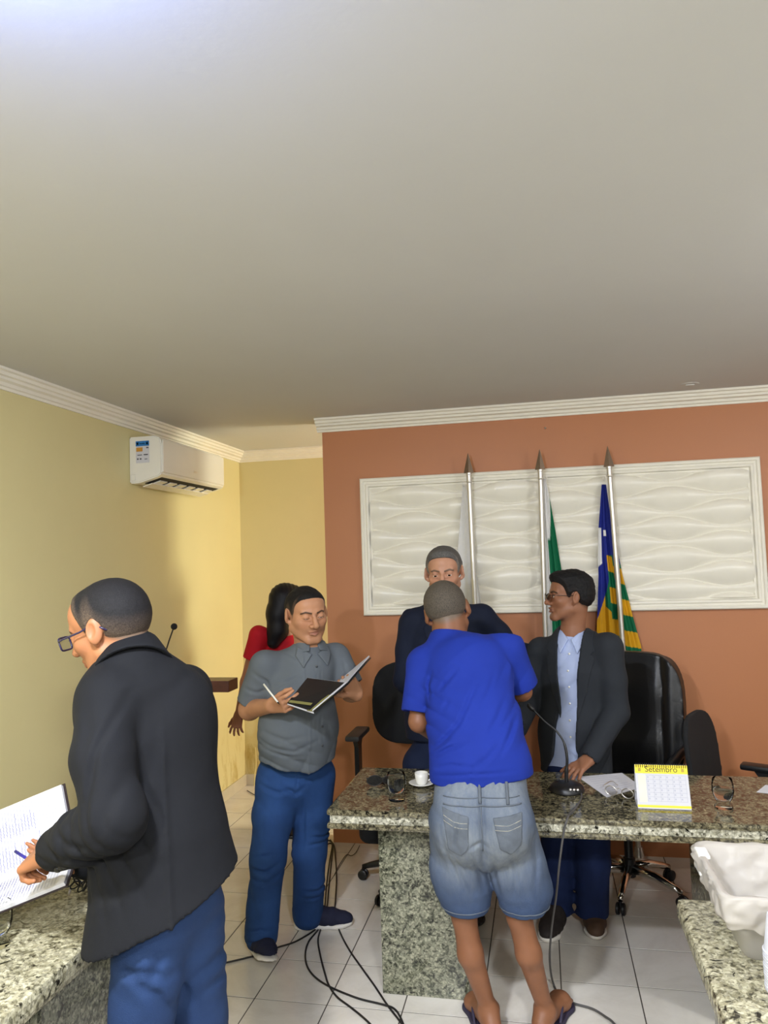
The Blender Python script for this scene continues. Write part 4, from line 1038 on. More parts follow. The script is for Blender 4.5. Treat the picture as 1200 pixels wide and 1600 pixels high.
def hand(S, wrist, u, n, side, curls, thumb=(.6, .7, .3), tcurl=(.25, .35), s=1.0, spread=.08):
    """u = direction of the fingers, n = way the palm faces, side +1 right / -1 left; returns finger tips"""
    wrist = np.array(wrist, float); u = unit(u); n = np.array(n, float); n = unit(n - u * (n @ u)); w = np.cross(u, n) * side; tips = []
    offs = [.030, .010, -.010, -.0285]; up = [.090, .093, .088, .080]; ln = [.072, .080, .074, .058]
    for i in range(4):
        k0 = wrist + (u * up[i] + w * offs[i]) * s
        S.cap(wrist + (u * .012 + w * offs[i] * .62) * s, k0, .0155 * s, .0112 * s, .014)
        d = unit(u + w * spread * (1.5 - i)); m = n - d * (n @ d); m = unit(m); p = k0
        for a, l, r0, r1 in zip(curls[i], (.46, .30, .24), (.0095, .0086, .0078), (.0086, .0078, .0064)):
            d, m = d * math.cos(a) + m * math.sin(a), m * math.cos(a) - d * math.sin(a)
            p2 = p + d * l * ln[i] * s; S.cap(p, p2, r0 * s, r1 * s, .0035); p = p2
        tips.append(p)
    p = wrist + (u * .024 + w * .022 + n * .006) * s; d = unit(u * thumb[0] + w * thumb[1] + n * thumb[2]); S.cap(wrist + (u * .01 + w * .01) * s, p, .017 * s, .0155 * s, .014)
    m = unit(u - w * .6 + n * .2); m = unit(m - d * (m @ d))
    for a, l, r0, r1 in zip((0,) + tuple(tcurl), (.046, .034, .028), (.0145, .0112, .0098), (.0112, .0098, .0078)):
        d, m = d * math.cos(a) + m * math.sin(a), m * math.cos(a) - d * math.sin(a); p2 = p + d * l * s; S.cap(p, p2, r0 * s, r1 * s, .007); p = p2
    tips.append(p); return tips
def foot(S, ankle, toe_dir, sole_z=0.0, s=1.0):
    a = np.array(ankle, float); d = unit(toe_dir)
    heel = a - d * .05 * s; heel[2] = sole_z + .03
    S.cap(a, heel, .036 * s, .032 * s, .03); S.cap(a, a + d * .11 * s + V(0, 0, sole_z + .035 - a[2]), .04 * s, .033 * s, .04); t = a + d * .165 * s; t[2] = sole_z + .022
    S.cap(a + d * .09 * s + V(0, 0, sole_z + .034 - a[2]), t, .036 * s, .022 * s, .03); S.cap(heel, t, .024 * s, .022 * s, .03)
def shoe(parent, heel, toe, up, L_, up_m, sole_m, h=.005, label=None, width=.048):
    """low shoe: heel and toe points on the sole, up = sole normal"""
    heel, toe, up = np.array(heel, float), np.array(toe, float), unit(up); d = unit(toe - heel); L = np.linalg.norm(toe - heel); s = np.cross(d, up)
    S = Sdf(); P = lambda a, b, c=0: heel + d * a * L + up * b + s * c
    S.cap(P(.13, .045), P(.30, .052), .042, .044, .03); S.cap(P(.12, .08), P(.26, .085), .038, .04, .03); S.cap(P(.3, .05), P(.62, .04), .045, .044, .04, (up, .95)); S.cap(P(.62, .036), P(.86, .032), .046, .034, .03, (up, .8)); S.cap(P(.86, .03), P(.91, .028), .034, .026, .02)
    S.plane(P(0, .022), -up); S.plane(P(.2, .108) , unit(up - d * .25)); S.disp(lambda X: .0012 * np.sin((X @ d) * 150) * (np.abs(X @ d - (P(.55, 0) @ d)) < .05))
    u_ = part('shoe', S, h, up_m, parent)
    S2 = Sdf(); S2.cap(P(.12, .014), P(.5, .014), .044, .04, .02, (up, .6)); S2.cap(P(.5, .014), P(.75, .015), .04, .046, .02, (up, .6)); S2.cap(P(.75, .015), P(.90, .018), .046, .030, .02, (up, .6)); S2.plane(P(0, 0), -up); S2.plane(P(0, .024), up)
    so = obj('sole', sdf_mesh('sole', S2, h), sole_m, u_); return u_
def limb(S, pts, rs, k=.03): return S.chain(pts, rs, k)
def person(label, loc): return thing('person', label, 'person', loc)
M['navy_knit'] = cloth('navy_shoe_knit', (34, 36, 56), .8, bump=.5, bscale=300)
M['shoe_white'] = plain('white_rubber', (226, 220, 210), .55)
M['shoe_brown'] = cloth('brown_shoe', (84, 64, 50), .7)
M['shoe_dark'] = cloth('dark_shoe', (44, 38, 36), .7)

# ------------------------------------------------------------------ person 1: man in a black jacket bending over the register (left foreground)
def man_in_black_jacket():
    t = person('man in a black jacket and jeans bending to write in the open register', (-.95, 1.85, 0))
    f = unit([-.62, .78, 0]); lft = V(-f[1], f[0], 0); z = V(0, 0, 1)
    ca = unit(f * .70 + z * .72); ctop = at(204, 1014, Y=1.83); neck = ctop - ca * .045; hips = at(252, 1335, Y=1.80); chest = at(232, 1130, Y=1.83); 
    Ls, Rs = at(170, 1092, Y=1.71), at(288, 1082, Y=1.98)
    Le, Lw = at(180, 1278, Y=1.60), at(75, 1335, Y=1.70)
    Re, Rw = at(215, 1280, Y=2.10), at(128, 1352, Y=1.96)
    Lh, Rh = at(238, 1400, Y=1.755), at(290, 1400, Y=1.87)
    Lk, Rk = at(214, 1660, Y=1.73), at(316, 1660, Y=1.92)
    La, Ra = V(Lk[0] - .0, Lk[1] - .03, .09), V(Rk[0] + .02, Rk[1], .09)
    hd = Head(at(171, 982, Y=1.80), turn(frame_from([-.98, .18, -.0]), 8, -19, -4), 1.05, (168, 112, 76), (26, 25, 27), (104, 88, 74), (140, 84, 70), width=.98, beard=.0, fade=.085,
              hairline=[(-.13, -.075), (-.09, -.07), (-.05, -.05), (-.03, -.03), (-.012, .012), (.004, .012), (.014, -.016), (.022, -.012), (.032, .035), (.042, .062), (.05, .082), (.06, .1), (.075, .11), (.1, .12)])
    B = Sdf(); hd.build(B)
    B.chain([neck - ca * .05, neck, hd.W((0, -.03, -.06))], [.058, .058, .056], .03)
    B.chain([hips, chest, neck - z * .06], [.13, .14, .08], .04, (f, .7)); limb(B, [Ls, Le, Lw], [.045, .038, .028]); limb(B, [Rs, Re, Rw], [.045, .038, .028])
    limb(B, [Lh, Lk, La], [.075, .052, .036]); limb(B, [Rh, Rk, Ra], [.075, .052, .036]); foot(B, La, f, .0); foot(B, Ra, f, .0)
    # left hand closed round a pen, right hand under the book
    u = unit(at(38, 1350, Y=1.73) - Lw); tl = hand(B, Lw, u, V(.25, .35, -1), -1, [(.75, .9, .5), (.95, 1.1, .6), (1.05, 1.2, .6), (1.1, 1.2, .6)], (.75, .45, .55), (.3, .4), .98)
    ru = unit(at(100, 1345, Y=1.94) - Rw); hand(B, Rw, ru, V(0, -.2, 1), 1, [(.1, .15, .1)] * 4, (.5, .85, .2), (.2, .2), .95)
    body_zone = [(hd.c - .16, hd.c + .16, .0026), (Lw - .1, Lw + .12, .0026), (Rw - .08, Rw + .14, .004)]
    obj('body', sdf_mesh('body', B, .011, body_zone, hd.color, 1), M['skin'], t)
    hd.hair_mesh(t, .0026, .005, .0003); hd.eyes(t)
    # glasses
    gf = obj('glasses_frame', tube_group([[hd.W((q * .034 + .026 * np.sign(math.cos(a)) * abs(math.cos(a)) ** .45, .112 - abs(q * .034 + .026 * math.cos(a)) * .12, .004 + .0165 * np.sign(math.sin(a)) * abs(math.sin(a)) ** .45)) for a in np.linspace(0, 6.283, 22)[:-1]] for q in (-1, 1)], .0024, True), M['glasses_blue'], t, smooth=True)
    for q in (-1, 1):
        obj('temple', tubem([hd.W(p) for p in ((q * .060, .104, .012), (q * .074, .085, .013), (q * .080, .03, .013), (q * .082, -.004, .016), (q * .080, -.03, .006), (q * .077, -.042, -.006))], .0026, 7), M['glasses_blue'], gf, smooth=True)
        ring = [hd.W((q * .034 + .024 * math.cos(a), .112 - abs(q * .034 + .024 * math.cos(a)) * .12, .004 + .0165 * math.sin(a))) for a in np.linspace(0, 6.283, 18)[:-1]]; bm = bmesh.new(); prism(bm, ring, hd.R[:, 1] * .001); obj('lens', bm, M['thin_lens'], gf)
    obj('bridge', tubem([hd.W((-.01, .112, .008)), hd.W((0, .115, .011)), hd.W((.01, .112, .008))], .0017, 6), M['glasses_blue'], gf, smooth=True)
    # jeans
    J = Sdf(); limb(J, [Lh + z * .02, Lh - z * .05, Lk, La - z * .02], [.088, .092, .074, .072], .03); limb(J, [Rh + z * .02, Rh - z * .05, Rk, Ra - z * .02], [.088, .092, .074, .072], .03)
    J.chain([hips + z * .04, hips - z * .10], [.12, .135], .03, (f, .8))
    J.disp(folds([.5, .1, .8], .10, .004, 1.6, 11)); J.disp(folds([1, .3, .35], .12, .005, 1.4, 12)); J.plane([0, 0, .04], [0, 0, -1])
    for px in ([(215, 1490), (255, 1540), (270, 1600)], [(300, 1480), (330, 1440), (352, 1420)], [(280, 1560), (320, 1530), (350, 1490)], [(262, 1480), (250, 1520)], [(290, 1590), (345, 1560)], [(200, 1500), (240, 1500), (268, 1520)]): J.disp(crease(px, 1.72, .012, .014))
    jo = part('jeans', J, .007, M['jeans_blue'], t)
    # jacket
    hem = at(277, 1440, Y=1.80)
    Kt = Sdf()
    Kt.chain([hem - z * .10, hips + z * .02, chest, neck - z * .10], [.246, .160, .166, .14], .05, (f, .80))
    Kt.cap(Ls, Rs, .070, .070, .05); Kt.cap(neck - z * .07 - f * .02, neck - ca * .012, .092, .074, .04)
    Kt.chain([Ls, (Ls + Le) / 2 + V(-.012, -.02, 0), Le, (Le + Lw) / 2, Lw + (Le - Lw) * .16], [.074, .071, .068, .060, .052], .02)
    Kt.chain([Rs, Re, Rw + (Re - Rw) * .1], [.070, .064, .052], .03)
    Kt.cut(lambda P: (hem[2] + .055 + .12 * np.clip((P @ unit(at(385, 1362, Y=1.9) - at(140, 1480, Y=1.72)) - hem @ unit(at(385, 1362, Y=1.9) - at(140, 1480, Y=1.72))) * 3.2, -1.2, 1.4)) - P[..., 2])
    Kt.disp(folds(Le - Lw, .045, .011, 1.1, 21, mask=near((Le + Lw) / 2 + (Lw - Le) * .05, .19)))
    Kt.disp(folds([.9, .3, -.35], .16, .008, 1.1, 22, mask=lambda P: np.clip((1.3 - P[..., 2]) * 3, .25, 1)))
    bkS = lambda P: ((P - chest) @ V(0, -1, 0) > -.02) * 1.0
    for px, w_, a_ in (([(117, 1270), (160, 1292), (196, 1290)], .010, .010), ([(88, 1296), (140, 1316), (180, 1318)], .010, .010), ([(70, 1318), (112, 1332)], .008, .007), ([(130, 1255), (170, 1268)], .009, .007), ([(208, 1080), (198, 1150), (196, 1220), (204, 1280)], .010, .012), ([(240, 1140), (232, 1210), (212, 1280)], .016, .008), ([(150, 1330), (190, 1318), (240, 1322)], .014, .007), ([(150, 1400), (200, 1380), (230, 1340)], .016, .007), ([(330, 1150), (300, 1250), (310, 1340)], .020, .006), ([(262, 1040), (250, 1090)], .014, .005), ([(160, 1090), (180, 1130), (190, 1180)], .014, .006)):
        Kt.disp(crease(px, 1.70, w_, a_, bkS))
    Kt.disp(lambda P: -.006 * np.exp(-((((P - chest) @ lft) + .01) / .006) ** 2) * (((P - chest) @ f) < 0) * np.clip((1.38 - P[..., 2]) * 8, 0, 1))
    cw_ = unit(Lw - Le); Kt.sub(lambda P: Sdf().cap(Lw - cw_ * .015, Lw + cw_ * .08, .043)(P), .002)
    Kt.sub(lambda P: Sdf().chain([hem - z * .4, hem + z * .02], [.19, .13], .02, (f, .72))(P), .004)
    ko = part('jacket', Kt, .006, M['jacket_black'], t)
    # turned collar round the neck, shirt collar under it
    Cq = Sdf()
    def ringfn(c, ax, R0, R1, h, th):
        def fn(P):
            q = P - c; zz = q @ ax; r = np.sqrt(np.maximum((q * q).sum(-1) - zz * zz, 1e-9)); R_ = R0 + (R1 - R0) * np.clip(zz / h, 0, 1)
            return np.maximum(np.abs(r - R_) - th, np.maximum(-zz, zz - h)) 
        return fn
    cc = ctop - ca * .070
    Cq.add(ringfn(cc, ca, .096, .069, .074, .006), cc - .2, cc + .2); Cq.cut(lambda P: ((P - ctop) @ f) - .055)
    part('collar', Cq, .0035, M['jacket_black'], ko)
    Cs = Sdf(); Cs.add(ringfn(cc + ca * .02, ca, .068, .064, .055, .004), cc - .15, cc + .15); part('shirt_collar', Cs, .0035, M['shirt_blue_dark'], t)
    # cuff buttons
    for i in range(3):
        p = Lw + (Le - Lw) * (.22 + .055 * i) + V(.02, -.045, -.035); obj('cuff_button', lathe(bmesh.new(), [(0, 0), (.008, 0), (.008, .003), (0, .004)], p, 12, (.3, -.8, -.5)), M['black_plastic'], ko, smooth=True)
    # pen
    tip = at(22, 1329, Y=1.86); back = (tl[0] + tl[4]) / 2; dd = unit(back - tip)
    pt = thing('pen', 'blue pen in the left hand of the man in the black jacket', 'pen', tip)
    obj('barrel', tubem([tip + dd * .008, tip + dd * .13], .0042, 10), M['pen_blue'], pt, smooth=True); obj('point', lathe(bmesh.new(), [(0, 0), (.0035, .009), (0, .0095)], tip, 10, dd), M['steel'], pt, smooth=True)
    return t
def tube_group(loops, r, closed):
    bm = bmesh.new()
    for l in loops: tube(bm, l, r, 6, closed)
    return bm
M['glasses_blue'] = plain('dark_blue_acetate', (34, 28, 62), .3)
M['pen_blue'] = plain('blue_pen_plastic', (40, 36, 150), .35)
M['jeans_blue'] = cloth('blue_denim', (34, 54, 90), .85, .22, 5, .5, 420)
M['jacket_black'] = cloth('black_wool', (19, 20, 24), .85, .10, 6, .25, 600)
M['shirt_blue_dark'] = cloth('blue_shirt', (60, 78, 140), .8)
man_in_black_jacket()
# open register in front of him
def register():
    s0, s1 = at(119, 1336, Y=1.93), at(-70, 1412, Y=1.90)              # fold of the book
    far = at(99, 1228, Y=2.07); near_ = at(103, 1384, Y=1.80)
    e = unit(s1 - s0); L = np.linalg.norm(s1 - s0)
    t = thing('register_book', 'large open register with ruled pages held over the left counter', 'book', (s0 + s1) / 2 - V(0, 0, .03))
    for nm, p in (('far_page_block', far), ('near_page_block', near_)):
        v = p - s0; n = unit(np.cross(e, v)); n = n if n[2] > 0 else -n
        bm = bmesh.new(); prism(bm, [s0 + n * .001, s1 + n * .001, s1 + v + n * .001, s0 + v + n * .001], n * .010); pb = obj(nm, bm, M['paper'], t)
        bm = bmesh.new(); vv = v * 1.03; prism(bm, [s0 - e * .006, s1 + e * .006, s1 + e * .006 + vv, s0 - e * .006 + vv], n * -.003); obj('cover', bm, M['book_cover'], t)
        bm = bmesh.new(); hl = n * .0117; w = unit(v)
        for i in range(1, 34):
            a = s0 + e * (.02 + L * .9 * i / 34) + hl; q = [a + v * .06, a + v * .94, a + v * .94 + e * .0014, a + v * .06 + e * .0014]; bm.faces.new([bm.verts.new(Vector(x.tolist())) for x in q])
        obj('ruled_lines', bm, M['pale_ink'], pb)
        bm = bmesh.new(); r2 = random.Random(3)
        for i in range(30):
            a = s0 + e * (.028 + L * .9 * i / 34) + hl * 1.02
            for k in range(2 if i > 6 else 1):
                x0 = .1 + .42 * k + r2.uniform(0, .05); x1 = x0 + r2.uniform(.15, .34); zig = []
                for j in range(9): zig.append(a + v * (x0 + (x1 - x0) * j / 8) + e * (.0035 * (j % 2) + r2.uniform(-.001, .001)))
                for p0, p1 in zip(zig, zig[1:]): bm.faces.new([bm.verts.new(Vector(x.tolist())) for x in (p0, p1, p1 + e * .0014, p0 + e * .0014)])
        obj('handwriting', bm, plain('blue_ink', (110, 112, 176), .7), pb)
M['book_cover'] = plain('dark_book_cover', (40, 28, 30), .5)
register()

# ------------------------------------------------------------------ person 2: man in a grey shirt reading a binder
def man_in_grey_shirt():
    t = person('man in a grey short-sleeved shirt and blue jeans reading a black binder', (-1.12, 3.38, 0))
    f = unit([.52, -.85, 0]); z = V(0, 0, 1); r = np.cross(f, z)
    neck = at(484, 1012, Y=3.40); chest = at(466, 1075, Y=3.39); belly = at(464, 1130, Y=3.36); hips = at(460, 1195, Y=3.40)
    Rs, Ls = at(414, 1040, Y=3.30), at(524, 1028, Y=3.50)
    Re, Rw = at(390, 1108, Y=3.32), at(424, 1103, Y=3.12)
    Le, Lw = at(549, 1080, Y=3.48), at(557, 1086, Y=3.44)
    Rh, Lh = at(434, 1215, Y=3.36), at(490, 1212, Y=3.46); Rk, Lk = at(419, 1340, Y=3.30), at(484, 1330, Y=3.45); Ra, La = at(408, 1462, Y=3.26), at(481, 1428, Y=3.50)
    hd = Head(at(479, 960, Y=3.37), turn(frame_from([.64, -.80, 0]), 0, -9, 3), 1.08, (184, 132, 98), (22, 20, 20), (96, 76, 60), (150, 96, 82), (30, 24, 20), width=1.04, jaw=1.14, lid=-.45, beard=.12, nose=1.12)
    B = Sdf(); hd.build(B); B.chain([neck - z * .06, neck, hd.W((0, -.03, -.06))], [.066, .062, .06], .03)
    B.chain([hips, belly, chest, neck - z * .06], [.12, .13, .13, .08], .04, (f, .7)); limb(B, [Rs, Re, Rw], [.05, .046, .030], .03); limb(B, [Ls, Le, Lw], [.05, .046, .030], .03)
    limb(B, [Rh, Rk, Ra], [.08, .055, .038]); limb(B, [Lh, Lk, La], [.08, .055, .038]); pass
    ru = unit(at(458, 1100, Y=3.03) - Rw); hand(B, Rw, ru, np.cross(ru, z) * -.2 + V(.55, .55, .55), 1, [(.35, .5, .3), (.45, .6, .4), (.55, .7, .4), (.7, .8, .5)], (.8, .25, .45), (.1, .2), 1.0)
    lu = unit(at(541, 1059, Y=3.38) - Lw); hand(B, Lw, lu, V(-.2, -.6, .7), -1, [(.3, .5, .3)] * 4, (.6, .7, .3), (.2, .3), .98)
    zn = [(hd.c - .15, hd.c + .15, .0023), (Rw - .14, Rw + .14, .0035), (Lw - .1, Lw + .14, .0035)]
    obj('body', sdf_mesh('body', B, .011, zn, hd.color, 1), M['skin'], t); hd.hair_mesh(t, .003, .0045, .0008); hd.eyes(t)
    # jeans
    J = Sdf(); limb(J, [Rh, (Rh + Rk) / 2, Rk, Ra - z * .0], [.100, .090, .076, .072], .03); limb(J, [Lh, (Lh + Lk) / 2, Lk, La + z * .0], [.104, .092, .076, .072], .03)
    J.chain([hips + z * .06, hips - z * .06], [.138, .145], .04, (f, .78))
    J.disp(folds([.3, .2, 1], .08, .004, 1.5, 31, mask=lambda P: np.clip((.62 - P[..., 2]) * 3, .2, 1))); J.disp(folds([1, .3, .5], .10, .007, 1.4, 32))
    J.plane(Ra - z * .045, [0, .25, -1]) if False else J.cut(lambda P: np.where(((P - Ra) ** 2)[..., :2].sum(-1) < ((P - La) ** 2)[..., :2].sum(-1), Ra[2] - .045 - P[..., 2], La[2] - .055 - P[..., 2]))
    for px, w_, a_ in (([(400, 1346), (425, 1352), (442, 1342)], .009, .009), ([(402, 1362), (428, 1368), (444, 1358)], .008, .008), ([(408, 1330), (436, 1326)], .009, .006), ([(478, 1316), (495, 1322), (510, 1318)], .007, .009), ([(474, 1330), (500, 1330)], .007, .007), ([(463, 1408), (485, 1412), (498, 1404)], .007, .009), ([(460, 1420), (488, 1424)], .006, .008), ([(398, 1440), (420, 1436), (436, 1442)], .008, .008), ([(394, 1455), (430, 1452)], .007, .008), ([(445, 1225), (462, 1240), (474, 1232)], .010, .009), ([(478, 1222), (500, 1215)], .008, .007), ([(410, 1222), (440, 1235), (460, 1232)], .010, .007), ([(463, 1205), (465, 1240)], .004, .005), ([(470, 1255), (466, 1330)], .010, .007)):
        J.disp(crease(px, 3.30, w_ * 1.1, a_ * 1.9))
    jo = part('jeans', J, .0065, M['jeans_mid'], t)
    sh = shoe(t, at(402, 1478, Y=3.27) - V(0, 0, .02), at(422, 1514, Z=.012), V(.0, .25, 1), .27, M['navy_knit'], M['shoe_white'], .005)
    shoe(t, V(-1.215, 3.50, 0), V(-.955, 3.56, 0), V(0, 0, 1), .27, M['navy_knit'], M['shoe_white'], .005)
    # shirt
    S = Sdf(); hemz = at(462, 1190, Y=3.38)[2]
    S.chain([hips - z * .2, belly - z * .01 + f * .03, chest, neck - z * .09], [.178, .172, .162, .12], .05, (f, .80)); S.cap(Rs, Ls, .056, .056, .05); S.cap(neck - z * .07, neck - z * .01, .088, .066, .04)
    S.ell(belly + f * .05, (.13, .11, .12), np.stack([r, f, z], 1), .06)
    for a, b in ((Rs, Re), (Ls, Le)):
        d = unit(b - a); L_ = np.linalg.norm(b - a); q = a + d * L_ * .86; S.cap(a, q, .070, .071, .03); 
        S.cut(lambda P, q=q, d=d, a=a: np.where(np.sqrt((((P - q) - ((P - q) @ d)[..., None] * d) ** 2).sum(-1)) < .095, np.where(np.abs((P - q) @ d) < .07, (P - q) @ d, -1), -1))
        S.sub(Sdf().cap(q - d * .035, q + d * .1, .061), .003)
    def hemf(P):
        x = (P - hips) @ r
        return (hemz - .012 + .045 * np.clip(np.abs(x + .02) / .18, 0, 1) ** 1.5) - P[..., 2]
    S.cut(hemf)
    S.disp(folds([.25, .2, 1], .06, .0045, 1.3, 41, mask=lambda P: np.clip((1.02 - P[..., 2]) * 6, .0, 1))); S.disp(folds([.7, .2, -.6], .10, .005, 1.2, 42))
    pk = (chest + belly) / 2
    S.disp(lambda P: -.004 * np.exp(-((((P - belly) @ r) + .016) / .004) ** 2) * (((P - belly) @ f) > .02))
    fr = lambda P: ((P - belly) @ f > -.03) * 1.0
    for px, w_, a_ in (([(430, 1074), (455, 1062), (478, 1052)], .008, .006), ([(412, 1148), (440, 1160), (470, 1167), (500, 1154)], .009, .007), ([(416, 1160), (450, 1172), (482, 1176)], .007, .006), ([(424, 1136), (460, 1148), (495, 1142)], .010, .005), ([(384, 1072), (405, 1080), (424, 1076)], .009, .006), ([(400, 1048), (420, 1062), (430, 1085)], .010, .007), ([(488, 1032), (495, 1090), (503, 1172)], .003, .004), ([(494, 1032), (501, 1090), (509, 1172)], .003, .003), ([(522, 1040), (528, 1060), (524, 1085)], .008, .007), ([(440, 1020), (470, 1034)], .006, .004), ([(512, 1130), (516, 1165)], .008, .005)):
        S.disp(crease(px, 3.28, w_, a_ * 1.35, fr))
    S.sub(Sdf().chain([hips - z * .4, hips - z * .03], [.165, .15], .02, (f, .78)), .004)
    so = part('shirt', S, .0055, M['shirt_grey'], t)
    # collar wings and pocket, buttons
    co = neck + f * .0; ux = -r; 
    def ring(c, ax, R0, R1, h, th):
        def fn(P):
            q = P - c; zz = q @ ax; rr = np.sqrt(np.maximum((q * q).sum(-1) - zz * zz, 1e-9)); return np.maximum(np.abs(rr - (R0 + (R1 - R0) * np.clip(zz / h, 0, 1))) - th, np.maximum(-zz, zz - h))
        return fn
    ax_ = unit(V(0, 0, 1) - f * .35); C = Sdf(); C.add(ring(neck - ax_ * .035, ax_, .088, .069, .055, .005), neck - .14, neck + .14)
    C.cut(lambda P: .018 + .22 * np.clip((neck[2] + .02 - P[..., 2]), 0, 1) - np.where((P - neck) @ f > .02, np.abs((P - neck) @ r), 1)); part('collar', C, .0035, M['shirt_grey'], so)
    for sgn in (-1, 1):
        pl = [(sgn * .012, .0), (sgn * .070, .035), (sgn * .085, -.005), (sgn * .058, -.058)]
        W_ = patch(S, neck - z * .02, r, z, pl if sgn > 0 else pl[::-1], .010, (-.02, .16), .004) if False else patch(S, neck - z * .02, r, z, pl, .010, (-.16, .02), .004)
        part('collar_wing', W_, .0035, M['shirt_grey'], so)
    pw = patch(S, chest - z * .03, r, z, [(-.115, .03), (-.03, .03), (-.03, -.05), (-.072, -.068), (-.115, -.05)], .0035, (-.25, -.02), .004); 
    for i in range(5):
        p0 = neck - z * (.075 + .085 * i); P = p0[None] + f[None] * np.linspace(.0, .30, 240)[:, None] - r * .004; d = S(P); k_ = np.nonzero(d < 0)[0]
        if len(k_): p = P[k_[-1]] + f * .001; obj('button', lathe(bmesh.new(), [(0, 0), (.0055, 0), (.0055, .002), (0, .0028)], p, 12, f), M['grey_button'], so, smooth=True)
    # binder: black covers, white leaves
    A_, Bq, C_, D_ = at(480, 1060, Y=3.20), at(543, 1068, Y=3.20), at(490, 1113, Y=3.00), at(449, 1099, Y=3.02)
    tb = thing('binder', 'open black binder with white leaves held by the grey shirted man', 'binder', (A_ + Bq) / 2)
    n = unit(np.cross(Bq - A_, D_ - A_)); n = n if n[1] < 0 or n[2] < 0 else -n
    n = n if n @ V(0, -1, -.3) > 0 else -n
    bm = bmesh.new(); prism(bm, [A_, Bq, C_ + (Bq - A_) * .05, D_], n * .003); cv = obj('front_cover', bm, M['binder_black'], tb)
    bm = bmesh.new(); s = .99; prism(bm, [A_ - n * .0012 + V(0, 0, .004), Bq - n * .0012 + V(0, 0, .004), C_ - n * .0012, D_ - n * .0012], n * -.006); obj('leaves', bm, M['paper'], tb)
    bm = bmesh.new(); e1, e2 = D_ - A_, Bq - A_
    for a0, a1, b0, b1 in ((.80, .90, .12, .58),): pass
    q = [A_ + e1 * .90 + e2 * .02, A_ + e1 * .90 + e2 * .55, A_ + e1 * .985 + e2 * .55, A_ + e1 * .985 + e2 * .02]; prism(bm, [p + n * .0032 for p in q], n * .0012); obj('label_strip', bm, M['olive_strip'], cv)
    q = [Bq + (C_ - Bq) * .45 - e2 * .10, Bq + (C_ - Bq) * .45 + e2 * .0, C_ - e2 * .02, C_ - e2 * .16]; bm = bmesh.new(); prism(bm, [p + n * .0032 for p in q], n * .0012); obj('label_strip', bm, M['olive_strip'], cv)
    E1 = at(579, 1027, Y=3.56); E2 = E1 + (C_ - Bq); 
    bm = bmesh.new(); prism(bm, [Bq, E1, E2, C_], V(.003, 0, -.004)); obj('back_cover', bm, M['binder_black'], tb)
    bm = bmesh.new(); prism(bm, [Bq + V(-.002, -.002, .0035), E1 + V(-.004, 0, .0035), E2 + V(-.004, 0, .0035), C_ + V(-.002, 0, .0035)], V(-.004, 0, .005)); obj('leaves', bm, M['paper'], tb)
    # pen
    p0, p1 = at(412, 1069, Y=3.06), at(430, 1092, Y=3.03); dd = unit(p1 - p0)
    pt = thing('pen', 'white pen in the right hand of the grey shirted man', 'pen', p1)
    obj('barrel', tubem([p0, p1 + dd * .02], .0042, 8), M['white_plastic'], pt, smooth=True); obj('tip', lathe(bmesh.new(), [(.004, 0), (.001, .012), (0, .0125)], p1 + dd * .02, 8, dd), M['black_plastic'], pt, smooth=True)
M['jeans_mid'] = cloth('mid_blue_denim', (36, 66, 114), .85, .22, 6, .5, 420)
M['shirt_grey'] = cloth('grey_cotton', (96, 102, 108), .8, .06, 6, .2, 500)
M['grey_button'] = plain('grey_button', (70, 72, 76), .4)
M['binder_black'] = plain('black_board', (22, 22, 24), .4); M['olive_strip'] = plain('olive_label', (120, 116, 66), .6)
man_in_grey_shirt()

